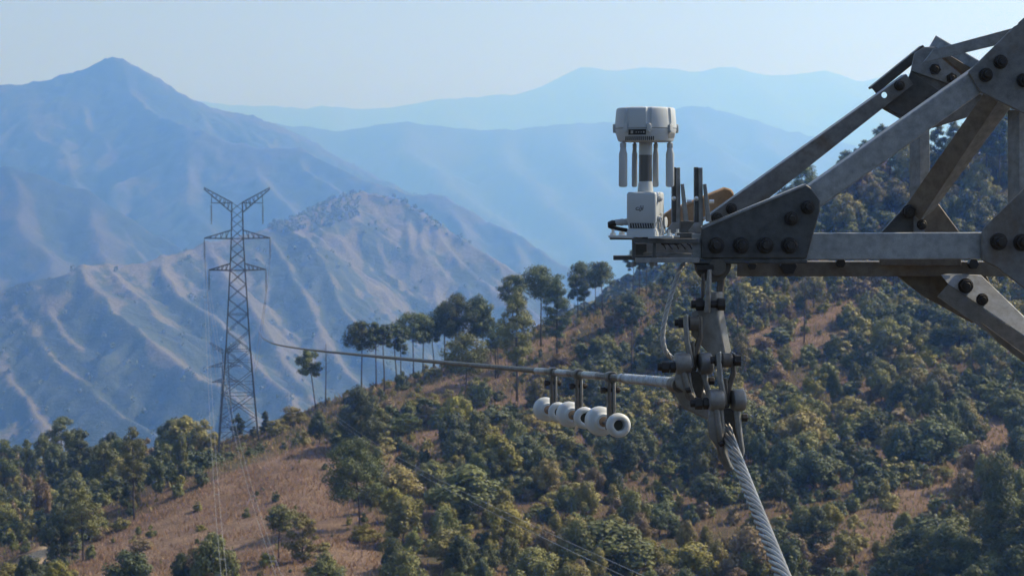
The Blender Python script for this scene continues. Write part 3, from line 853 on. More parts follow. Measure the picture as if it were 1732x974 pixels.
for nm, arr in (('dry', gr), ('bare', pth), ('track', trk)):
    at = me.attributes.new(nm, 'FLOAT', 'POINT'); at.data.foreach_set('value', arr.ravel().astype(np.float32))
tag(link('terrain', me), kind='structure', label='near hillside of dry reddish grass and soil')

# ------------------------------------------------------------------ mountains as roofs over ridge lines
def mountain(name, mat, ridges, bounds, step, slope, gully, rough, base=-480, curve=.0, seed=0, k=1.0, side=.3):
    ridges = [[(x, y, D * k) for x, y, D in rg] for rg in ridges]
    bounds = [b * k for b in bounds]; step *= k; gully *= k; rough *= k
    x0, x1, y0, y1 = bounds
    X, Y = np.meshgrid(np.arange(x0, x1, step), np.arange(y0, y1, step))
    s = gully
    wx = X + fbm(X / s + seed, Y / s, 3) * s * .22; wy = Y + fbm(X / s, Y / s + seed + 50, 3) * s * .22
    best = np.full(X.shape, -1e9); near = np.full(X.shape, 1e9)
    G = 1 + .22 * fbm(X / (s * .35) + seed * 3, Y / (s * .35), 4)
    segs = []
    rr = random.Random(seed)
    for rg in ridges:
        L = [np.array(tuple(W(*p))) for p in rg]
        acc = 0
        for a, b in zip(L[:-1], L[1:]):
            segs.append((a, b, 0, slope))
            ab = b[:2] - a[:2]; ln = float(np.hypot(*ab)); dr = ab / ln; t_ = -acc
            while side and t_ + side * s < ln:
                t_ += side * s * rr.uniform(.6, 1.4)
                if not 0 < t_ < ln: continue
                p = a + (b - a) * t_ / ln
                sg = rr.choice((-1, 1)); n_ = np.array([-dr[1], dr[0]]) * sg
                e = n_ * rr.uniform(.7, 1.1) + dr * rr.uniform(.0, .8); e /= np.hypot(*e)
                ll = s * rr.uniform(.45, 1.1)
                q = np.array([p[0] + e[0] * ll, p[1] + e[1] * ll, p[2] - ll * slope * rr.uniform(.62, .8)])
                segs.append((p - np.array([0, 0, rough * .8]), q, s * .16, slope * 1.15))
            acc = max(0, ln - t_)
    x_ax, y_ax = X[0], Y[:, 0]
    for a, b, off, sl in segs:
        ab = b[:2] - a[:2]
        if off:
            m_ = s * .8
            i0, i1 = np.searchsorted(x_ax, (min(a[0], b[0]) - m_, max(a[0], b[0]) + m_)); j0, j1 = np.searchsorted(y_ax, (min(a[1], b[1]) - m_, max(a[1], b[1]) + m_))
            sl_ = (slice(j0, j1), slice(i0, i1))
            if i1 <= i0 or j1 <= j0: continue
        else: sl_ = (slice(None), slice(None))
        wx_, wy_ = wx[sl_], wy[sl_]
        tt = np.clip(((wx_ - a[0]) * ab[0] + (wy_ - a[1]) * ab[1]) / (ab @ ab), 0, 1)
        d = np.hypot(wx_ - a[0] - tt * ab[0], wy_ - a[1] - tt * ab[1])
        h = a[2] + tt * (b[2] - a[2]) - sl * d * G[sl_]
        kk = rough * (.4 if off else 1.2)
        bb = best[sl_]
        best[sl_] = np.maximum(bb, h) + kk * np.log1p(np.exp(-np.abs(bb - h) / kk)) * (.3 if off else .6)
        near[sl_] = np.minimum(near[sl_], d + off)
    best = best - rough * .35
    best = best + (np.abs(fbm(X / (s * .55) + 31, Y / (s * .8) + seed * 2, 4)) - .22) * rough * 5.5 * smooth(s * .05, s * .6, near)
    best = best + (np.abs(fbm(X / (s * .16) + 11, Y / (s * .26) + seed, 3)) - .22) * rough * 1.6 * smooth(0, s * .3, near)
    fade = smooth(0, s * .5, near)
    best = best + fbm(X / (s * .5) + 7, Y / (s * .5) + seed, 4) * rough * 2.6 * (.25 + .75 * fade) + fbm(X / (s * .09), Y / (s * .09), 3) * rough * .55
    Zz = np.maximum(best, base)
    me = np_mesh(name, np.stack([X.ravel(), Y.ravel(), Zz.ravel()], 1), grid_faces(*X.shape), [mat], smooth=True)
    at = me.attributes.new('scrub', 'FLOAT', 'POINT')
    # scrub fills the gullies and thins on the spurs; it also colours in shade on flanks turned from the sun
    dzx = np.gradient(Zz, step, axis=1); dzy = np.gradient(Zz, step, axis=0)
    shade_side = (dzx * .95 + dzy * .25)
    cov = smooth(-.05, .55, .6 * fbm(X / (s * .4) + 2, Y / (s * .4) + seed, 4) + .5 * shade_side + .58 * smooth(s * .02, s * .19, near) + .42 * fbm(X / (s * .09), Y / (s * .09), 3) + .85 * fbm(X / (s * .9) + 9, Y / (s * .9), 2) + .06)
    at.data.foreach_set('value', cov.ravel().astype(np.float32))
    o = link(name, me); tag(o, kind='structure')
    return X, Y, Zz, cov

def hillmat(name, grass, grass2, scrub, sc):
    t = NT(name)
    n1 = t.noise(sc, 6, .65); n2 = t.noise(sc * 9, 5, .7)
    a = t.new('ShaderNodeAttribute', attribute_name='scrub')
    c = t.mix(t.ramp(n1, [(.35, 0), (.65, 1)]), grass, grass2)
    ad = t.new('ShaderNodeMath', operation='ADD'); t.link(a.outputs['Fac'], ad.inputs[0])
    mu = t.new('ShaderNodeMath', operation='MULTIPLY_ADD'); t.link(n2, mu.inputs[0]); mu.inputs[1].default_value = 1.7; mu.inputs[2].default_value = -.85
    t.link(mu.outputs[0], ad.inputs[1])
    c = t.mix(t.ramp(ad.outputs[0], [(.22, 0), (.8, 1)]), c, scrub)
    n3 = t.noise(sc * 25, 4, .7)
    c = t.mix(t.ramp(n3, [(.34, .55), (.58, 0)]), c, tuple(x * .45 for x in scrub))
    c = t.mix(t.ramp(n3, [(.56, 0), (.75, .5)]), c, tuple(x * 1.5 for x in grass))
    t.bump(n2, .8, 4.0)
    return t.done(c, .95, spec=.05)
mh = hillmat('grassy_mountain', (.112, .104, .082), (.156, .138, .108), (.052, .067, .048), .012)
ml = hillmat('wooded_mountain', (.052, .056, .043), (.09, .08, .064), (.030, .042, .032), .0055)
mw = hillmat('far_wooded_mountain', (.045, .05, .04), (.065, .065, .05), (.035, .045, .035), .002)

R1 = [
 [(-150, 520, 1480), (0, 491, 1450), (62, 476, 1450), (123, 464, 1450), (144, 448, 1460), (185, 446, 1480), (226, 446, 1500), (267, 433, 1520), (312, 425, 1540), (349, 409, 1560), (400, 396, 1580), (440, 386, 1600), (470, 380, 1610)],
 [(470, 380, 1610), (474, 377, 1660), (522, 355, 1720), (566, 337, 1760), (600, 326, 1790), (622, 323, 1800), (645, 327, 1800), (666, 334, 1800), (696, 355, 1790), (733, 381, 1780), (770, 403, 1770), (825, 429, 1750), (880, 463, 1740), (917, 489, 1730), (1000, 540, 1700), (1100, 610, 1650)],
 [(-150, 520, 1480), (-90, 560, 1430), (-20, 600, 1380), (30, 650, 1330), (80, 720, 1270), (110, 800, 1220)],
 [(0, 491, 1450), (25, 515, 1430), (60, 560, 1390), (110, 610, 1345), (150, 650, 1310), (190, 690, 1275), (270, 745, 1220), (330, 800, 1180)],
 [(60, 476, 1450), (85, 505, 1428), (112, 545, 1395), (140, 580, 1368)],
 [(144, 449, 1460), (180, 490, 1425), (230, 545, 1375), (280, 590, 1335), (340, 625, 1300), (400, 680, 1255), (440, 740, 1210)],
 [(190, 447, 1480), (215, 480, 1455), (250, 535, 1412)],
 [(267, 434, 1520), (300, 500, 1465), (340, 530, 1440), (390, 570, 1405), (430, 600, 1380), (480, 660, 1335), (520, 720, 1290)],
 [(349, 410, 1560), (385, 480, 1500), (420, 530, 1460), (460, 590, 1410), (510, 650, 1365), (560, 720, 1310)],
 [(440, 386, 1600), (475, 440, 1560), (508, 500, 1515), (545, 560, 1470), (590, 620, 1425), (650, 690, 1370)],
 [(470, 381, 1610), (520, 400, 1590), (542, 430, 1570), (572, 500, 1520), (620, 560, 1475), (680, 640, 1420)],
 [(600, 327, 1790), (590, 380, 1760), (598, 450, 1710), (612, 520, 1650), (645, 600, 1580)],
 [(622, 324, 1800), (640, 360, 1775), (660, 400, 1750), (668, 425, 1735)],
 [(666, 335, 1800), (684, 380, 1770), (712, 430, 1735), (745, 490, 1690), (790, 560, 1635), (850, 640, 1570)],
 [(696, 357, 1790), (742, 397, 1765), (790, 440, 1738), (830, 482, 1710), (880, 535, 1670), (930, 600, 1620)],
 [(770, 404, 1770), (820, 450, 1738), (870, 503, 1700), (930, 565, 1650)]]
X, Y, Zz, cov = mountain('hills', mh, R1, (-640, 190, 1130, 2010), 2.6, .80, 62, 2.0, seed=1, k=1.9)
M1 = (X, Y, Zz, cov)

R2 = [
 [(-220, 165, 3600), (-60, 150, 3600), (0, 144, 3600), (50, 141, 3600), (95, 128, 3600), (130, 121, 3600), (165, 109, 3600), (178, 102, 3600), (190, 99, 3600), (205, 103, 3600), (222, 117, 3600), (240, 124, 3600), (283, 147, 3610), (314, 161, 3630), (340, 174, 3650), (370, 183, 3680), (420, 195, 3700), (464, 209, 3720), (520, 232, 3730), (600, 275, 3730), (700, 350, 3700)],
 [(190, 100, 3600), (212, 150, 3500), (252, 185, 3390), (318, 211, 3250), (349, 223, 3200), (419, 246, 3150), (480, 251, 3100), (517, 249, 3100), (541, 261, 3080), (600, 286, 3050), (640, 307, 3020), (700, 329, 3000), (740, 327, 3000), (760, 334, 2990), (800, 357, 2960), (850, 386, 2930), (910, 419, 2900), (960, 448, 2880), (1030, 500, 2840), (1100, 560, 2800)],
 [(50, 141, 3600), (70, 200, 3450), (95, 270, 3280), (140, 340, 3120)],
 [(130, 121, 3600), (150, 200, 3420), (175, 280, 3250), (225, 370, 3050)],
 [(230, 175, 3440), (235, 250, 3260), (255, 320, 3100), (280, 400, 2930)],
 [(318, 212, 3250), (318, 290, 3080), (335, 370, 2920), (370, 450, 2780)],
 [(419, 247, 3150), (455, 300, 3020), (500, 380, 2870)],
 [(517, 250, 3100), (560, 310, 2980), (610, 370, 2860)],
 [(760, 335, 2990), (770, 380, 2900), (800, 440, 2800)],
 [(850, 387, 2930), (880, 440, 2830), (930, 510, 2720)],
 [(-160, 300, 2400), (0, 284, 2400), (21, 284, 2400), (70, 295, 2400), (122, 323, 2400), (157, 347, 2400), (195, 375, 2390), (244, 400, 2380), (300, 427, 2360), (380, 475, 2330)],
 [(21, 284, 2400), (35, 370, 2270), (75, 450, 2150), (110, 520, 2060)],
 [(122, 323, 2400), (140, 390, 2290), (185, 450, 2200)],
 [(-100, 294, 2400), (-60, 380, 2270), (0, 460, 2150)]]
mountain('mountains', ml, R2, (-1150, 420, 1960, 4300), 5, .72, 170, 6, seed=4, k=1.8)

R3 = [[(200, 260, 8000), (330, 178, 8000), (400, 191, 8000), (464, 207, 8000), (520, 213, 8000), (600, 217, 8000), (640, 208, 8000), (690, 203, 8000), (740, 210, 8000), (780, 215, 8000), (840, 216, 8000), (900, 212, 8000), (960, 206, 8000), (1040, 203, 8000), (1100, 190, 8000), (1150, 177, 8000), (1190, 175, 8000), (1230, 186, 8000), (1290, 203, 8000), (1400, 232, 8000), (1500, 265, 8000), (1700, 300, 8000), (2000, 330, 8000)]]
for x, y in ((520, 213), (690, 203), (840, 216), (960, 206), (1060, 200), (1170, 176), (1290, 203)):
    R3.append([(x, y, 8000), (x + 30, y + 55, 7500), (x + 80, y + 120, 7000), (x + 150, y + 190, 6500)])
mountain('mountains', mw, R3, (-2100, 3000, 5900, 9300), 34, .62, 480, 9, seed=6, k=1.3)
R4 = [[(150, 230, 15000), (330, 168, 15000), (380, 177, 15000), (430, 176, 15000), (470, 179, 15000), (485, 183, 15000), (520, 177, 15000), (560, 178, 15000), (600, 184, 15000), (680, 177, 15000), (750, 168, 15000), (820, 163, 15000), (870, 159, 15000), (920, 146, 15000), (950, 126, 15000), (985, 112, 15000), (1020, 115, 15000), (1050, 120, 15000), (1100, 114, 15000), (1150, 117, 15000), (1190, 122, 15000), (1230, 114, 15000), (1262, 114, 15000), (1300, 121, 15000), (1330, 127, 15000), (1365, 124, 15000), (1388, 117, 15000), (1410, 123, 15000), (1425, 135, 15000), (1460, 133, 15000), (1490, 131, 15000), (1530, 123, 15000), (1600, 141, 15000), (1800, 150, 15000), (2100, 180, 15000)]]
for x, y in ((560, 178), (750, 168), (985, 112), (1100, 114), (1240, 114), (1388, 117)):
    R4.append([(x, y, 15000), (x + 30, y + 40, 14200), (x + 70, y + 80, 13200)])
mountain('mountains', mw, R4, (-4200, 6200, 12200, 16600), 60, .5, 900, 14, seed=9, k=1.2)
# wooded hill just behind the near slope
R0 = [[(900, 590, 760), (960, 560, 760), (1000, 535, 760), (1050, 505, 760), (1100, 480, 760), (1140, 462, 760), (1180, 444, 760), (1230, 425, 765), (1300, 396, 770), (1360, 372, 775), (1400, 352, 780), (1440, 335, 780), (1500, 320, 790), (1600, 300, 800), (1800, 290, 800)],
      [(1050, 505, 760), (1060, 560, 690)], [(1140, 462, 760), (1150, 540, 680)], [(1230, 425, 765), (1240, 520, 680)], [(1360, 372, 775), (1370, 500, 690)]]
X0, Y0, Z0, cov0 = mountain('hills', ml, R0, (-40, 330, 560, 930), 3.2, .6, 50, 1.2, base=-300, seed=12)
R5 = [[(120, 870, 700), (200, 830, 700), (300, 802, 695), (381, 793, 690), (450, 800, 690), (540, 830, 690)]]
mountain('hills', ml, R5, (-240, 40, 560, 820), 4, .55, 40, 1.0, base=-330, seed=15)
# valley floor reaching the horizon
tg = NT('valley_ground'); n_ = tg.noise(.004, 6, .6)
gm = tg.done(tg.mix(n_, (.10, .09, .06), (.17, .14, .1)), .95, spec=.05)
v = [(-9800, -400, -484), (9800, -400, -484), (9800, 21500, -484), (-9800, 21500, -484)]
tag(link('ground', np_mesh('ground', v, [(0, 1, 2, 3)], [gm])), kind='structure')
# ================================================================== vegetation
def leafmat(name, a, b, trans=.14):
    t = NT(name)
    oi = t.new('ShaderNodeObjectInfo'); ge = t.new('ShaderNodeNewGeometry')
    n = t.noise(.55, 3, .6)
    c = t.mix(t.ramp(n, [(.35, 0), (.65, 1)]), a, b)
    c = t.mix(t.ramp(ge.outputs['Random Per Island'], [(0, 0), (1, .55)]), c, tuple(x * 1.35 for x in b))
    hs = t.new('ShaderNodeHueSaturation')
    mr = t.new('ShaderNodeMapRange'); mr.inputs['To Min'].default_value = .72; mr.inputs['To Max'].default_value = 1.3
    t.link(oi.outputs['Random'], mr.inputs['Value']); t.link(mr.outputs[0], hs.inputs['Value'])
    mr2 = t.new('ShaderNodeMapRange'); mr2.inputs['To Min'].default_value = .485; mr2.inputs['To Max'].default_value = .512
    wn = t.new('ShaderNodeMath', operation='MULTIPLY'); t.link(oi.outputs['Random'], wn.inputs[0]); wn.inputs[1].default_value = 7.31
    fr = t.new('ShaderNodeMath', operation='FRACT'); t.link(wn.outputs[0], fr.inputs[0]); t.link(fr.outputs[0], mr2.inputs['Value']); t.link(mr2.outputs[0], hs.inputs['Hue'])
    t.link(c, hs.inputs['Color'])
    m = t.done(hs.outputs['Color'], .65, spec=.25)
    tr = t.new('ShaderNodeBsdfTranslucent'); t.link(hs.outputs['Color'], tr.inputs['Color'])
    mx = t.new('ShaderNodeMixShader'); mx.inputs[0].default_value = trans
    out = t.n['Material Output']
    t.link(t.b.outputs[0], mx.inputs[1]); t.link(tr.outputs[0], mx.inputs[2]); t.link(mx.outputs[0], out.inputs['Surface'])
    return m
LM = {
 'pine':   leafmat('pine_needles', (.054, .073, .028), (.118, .138, .050)),
 'dark':   leafmat('dark_green_leaves', (.042, .056, .026), (.095, .108, .046)),
 'mid':    leafmat('mid_green_leaves', (.095, .108, .038), (.168, .170, .058)),
 'olive':  leafmat('olive_leaves', (.155, .142, .048), (.24, .205, .07)),
 'tan':    leafmat('dry_tan_leaves', (.14, .10, .055), (.21, .155, .085)),
 'yellow': leafmat('yellow_green_leaves', (.145, .135, .030), (.23, .20, .048)),
}
tb = NT('pine_bark'); nb = tb.noise(3, 5, .7)
BARK = tb.done(tb.mix(nb, (.045, .036, .03), (.11, .085, .068)), .9, spec=.1)

def leaf_cloud(cent, rad, n, size, rng, up=.35, core=.45):
    """leaf-sized faces through the volume of several clumps"""
    cent = np.asarray(cent, float); rad = np.asarray(rad, float)
    if rad.ndim == 1: rad = np.repeat(rad[:, None], 3, 1)
    vol = (rad.prod(1)) ** (2 / 3); pr = vol / vol.sum()
    ci = rng.choice(len(cent), n, p=pr)
    d = rng.normal(size=(n, 3)); d /= np.linalg.norm(d, axis=1)[:, None]
    rr = core + (1 - core) * rng.random(n) ** .5
    rr *= 1 + .12 * rng.normal(size=n)
    p = cent[ci] + d * rad[ci] * rr[:, None]
    nr = d * 1.25 + rng.normal(size=(n, 3)) * .45 + np.array([0, 0, up]); nr /= np.linalg.norm(nr, axis=1)[:, None]
    tg_ = rng.normal(size=(n, 3)); tg_ -= nr * (tg_ * nr).sum(1)[:, None]; tg_ /= np.linalg.norm(tg_, axis=1)[:, None]
    bt = np.cross(nr, tg_)
    s = size * (.55 + .9 * rng.random(n))
    a = tg_ * (s * .5)[:, None]; b = bt * (s * (.3 + .25 * rng.random(n)))[:, None]
    v = np.stack([p - a, p + b, p + a, p - b], 1).reshape(-1, 3)
    return v, np.arange(4 * n).reshape(-1, 4)

def limbs(mb, paths):
    for pts, r0, r1 in paths:
        n = len(pts); mb.sweep([Vector(p) for p in pts], [r0 + (r1 - r0) * i / (n - 1) for i in range(n)], 6)

def trunk_path(h, lean, rng, n=7):
    ox = rng.normal() * .012 * h; oy = rng.normal() * .012 * h
    return [(lean * h * (i / (n - 1)) ** 1.3 + math.sin(i * 1.3) * ox * .4, math.sin(i * 1.1 + 1) * oy * .4, h * i / (n - 1)) for i in range(n)]

def pine_mesh(h, cw, ch, seed, lean=0., style='flat', nl=None, size=.42):
    """bare tapered trunk with limbs and an uneven clumped crown"""
    rng = np.random.default_rng(seed)
    tp = trunk_path(h * .97, lean, rng)
    mb = MB(); r0 = max(.11, h * .0125)
    limbs(mb, [(tp, r0, r0 * .35)])
    def at(z):
        f = np.clip(z / (h * .97), 0, 1) * (len(tp) - 1); i = int(min(f, len(tp) - 2)); q = f - i
        return np.array(tp[i]) * (1 - q) + np.array(tp[i + 1]) * q
    cent, rad = [], []
    nb = int(10 + cw * 1.6 + max(0, ch - cw) * 2.4)
    for i in range(nb):
        q = (i + rng.random()) / nb
        z = h - ch + ch * (.05 + .88 * q)
        if style == 'flat': env = (.55 + .45 * math.sin(math.pi * min(1, .25 + q * .62))) * (1 if q < .8 else 1 - (q - .8) * 2.4)
        elif style == 'round': env = math.sqrt(max(.05, 1 - (2 * q - .95) ** 2))
        else: env = max(.12, 1 - q * .92)
        an = i * 2.4 + rng.normal() * .5
        L = cw * .5 * env * (.45 + .5 * rng.random())
        b0 = at(z - L * .25)
        c = b0 + np.array([math.cos(an) * L, math.sin(an) * L, L * .22 + rng.normal() * .2])
        limbs(mb, [([tuple(b0), tuple((b0 + c) / 2 + np.array([0, 0, -.05 * L])), tuple(c)], r0 * .28, r0 * .09)])
        r = cw * (.125 + .10 * rng.random())
        cent.append(c); rad.append((r, r, r * (.55 + .25 * rng.random())))
        if rng.random() < .7:
            c2 = b0 + (c - b0) * .5 + rng.normal(size=3) * .25; cent.append(c2); rad.append((r * .8, r * .8, r * .5))
    cent.append(at(h * .97)); rad.append((cw * .15, cw * .15, ch * .12))
    n = nl or int(1500 + cw * ch * 150)
    v, f = leaf_cloud(cent, rad, n, size, rng)
    return mb, v, f

def mesh_of(mb, name, mat):
    me = bpy.data.meshes.new(name); me.from_pydata(mb.v, [], mb.f); me.materials.append(mat)
    me.polygons.foreach_set('use_smooth', [True] * len(me.polygons)); return me

def bush_arrays(seed, n=620, w=1.0, h=1.0, size=.13, lobes=9):
    """a unit shrub: uneven mound of leaf clumps, base at z = 0"""
    rng = np.random.default_rng(seed)
    cent, rad = [], []
    for i in range(lobes):
        a = i * 2.4 + rng.normal() * .4; q = (i + .5) / lobes
        rr = .34 * math.sqrt(q) * (0.8 + .4 * rng.random())
        r = .085 + .13 * rng.random() ** 1.4
        zc = (.52 + .50 * rng.random()) * h * (1 - .55 * q) + .05
        cent.append((math.cos(a) * rr * w, math.sin(a) * rr * w, max(r * .7, zc - r * .4))); rad.append((r * w, r * w, r * (.75 + .3 * rng.random())))
    cent.append((0, 0, .28 * h)); rad.append((.36 * w, .36 * w, .27 * h))
    v, f = leaf_cloud(cent, rad, n, size, rng, .4, .5)
    v[:, 2] = np.maximum(v[:, 2], -.05)
    return v, f

def broad_mesh(seed, n=1500):
    """a unit tree (height 1, width about .8): forked trunk and clumped crown down to a third of its height"""
    rng = np.random.default_rng(seed)
    mb = MB(); cent, rad = [], []
    tp = [(0, 0, -.02), (.01, .0, .15), (-.01, .01, .32), (.01, 0, .55)]
    limbs(mb, [(tp, .022, .011)])
    for i in range(13):
        a = i * 2.4 + rng.normal() * .4; q = (i + .5) / 13
        z = .30 + .60 * q; L = .36 * math.sqrt(max(.1, 1 - (2 * q - .75) ** 2)) * (.6 + .5 * rng.random())
        c = (math.cos(a) * L, math.sin(a) * L, z)
        limbs(mb, [([(0, 0, max(.12, z - .28)), (c[0] * .5, c[1] * .5, z - .13), c], .009, .003)])
        r = .12 + .07 * rng.random(); cent.append(c); rad.append((r, r, r * (.75 + .3 * rng.random())))
    cent.append((0, 0, .55)); rad.append((.2, .2, .26)); cent.append((0, 0, .86)); rad.append((.13, .13, .12))
    v, f = leaf_cloud(cent, rad, n, .046, rng, .4, .5)
    return mb, v, f

ITEMS = []          # (px, py_top, kind, tone, object, height, width) of every plant, for labels
OCC = []            # ground spots already taken
def tree_thing(name, loc, trunk_me, crown_me, sc=(1, 1, 1), rz=0):
    e = empty(name, loc); e.scale = sc; e.rotation_euler = (0, 0, rz)
    link('trunk', trunk_me, e)
    if crown_me: link('crown', crown_me, e)
    return e

def pine_at(bx, by, top, cwpx, chpx, label, style='flat', lean=0., tone='pine', seed=None, D=None, name='pine_tree', group=None, cat='tree', nl=None, size=.42):
    p, hit = place(bx, by)
    if 550 < bx < 1030 and by < 660: cwpx *= 1.16
    if D:
        r = W(bx, by, D); p = Vector((r.x, D, float(ground(r.x, D)))); 
    d = p.y
    zt = W(bx, top, d).z
    h = max(2.0, zt - p.z)
    mb, v, f = pine_mesh(h, cwpx * d / F, min(chpx * d / F, h * .92), seed or int(bx * 7 + by), lean, style, nl, size)
    e = tree_thing(name, p - Vector((0, 0, .15)), mesh_of(mb, 'trunk', BARK), np_mesh('crown', v, f, [LM[tone]]))
    tag(e, label, cat, group or 'pines and trees along the hillside')
    OCC.append((p.x, p.y, max(1.6, cwpx * d / F * .18)))
    return e

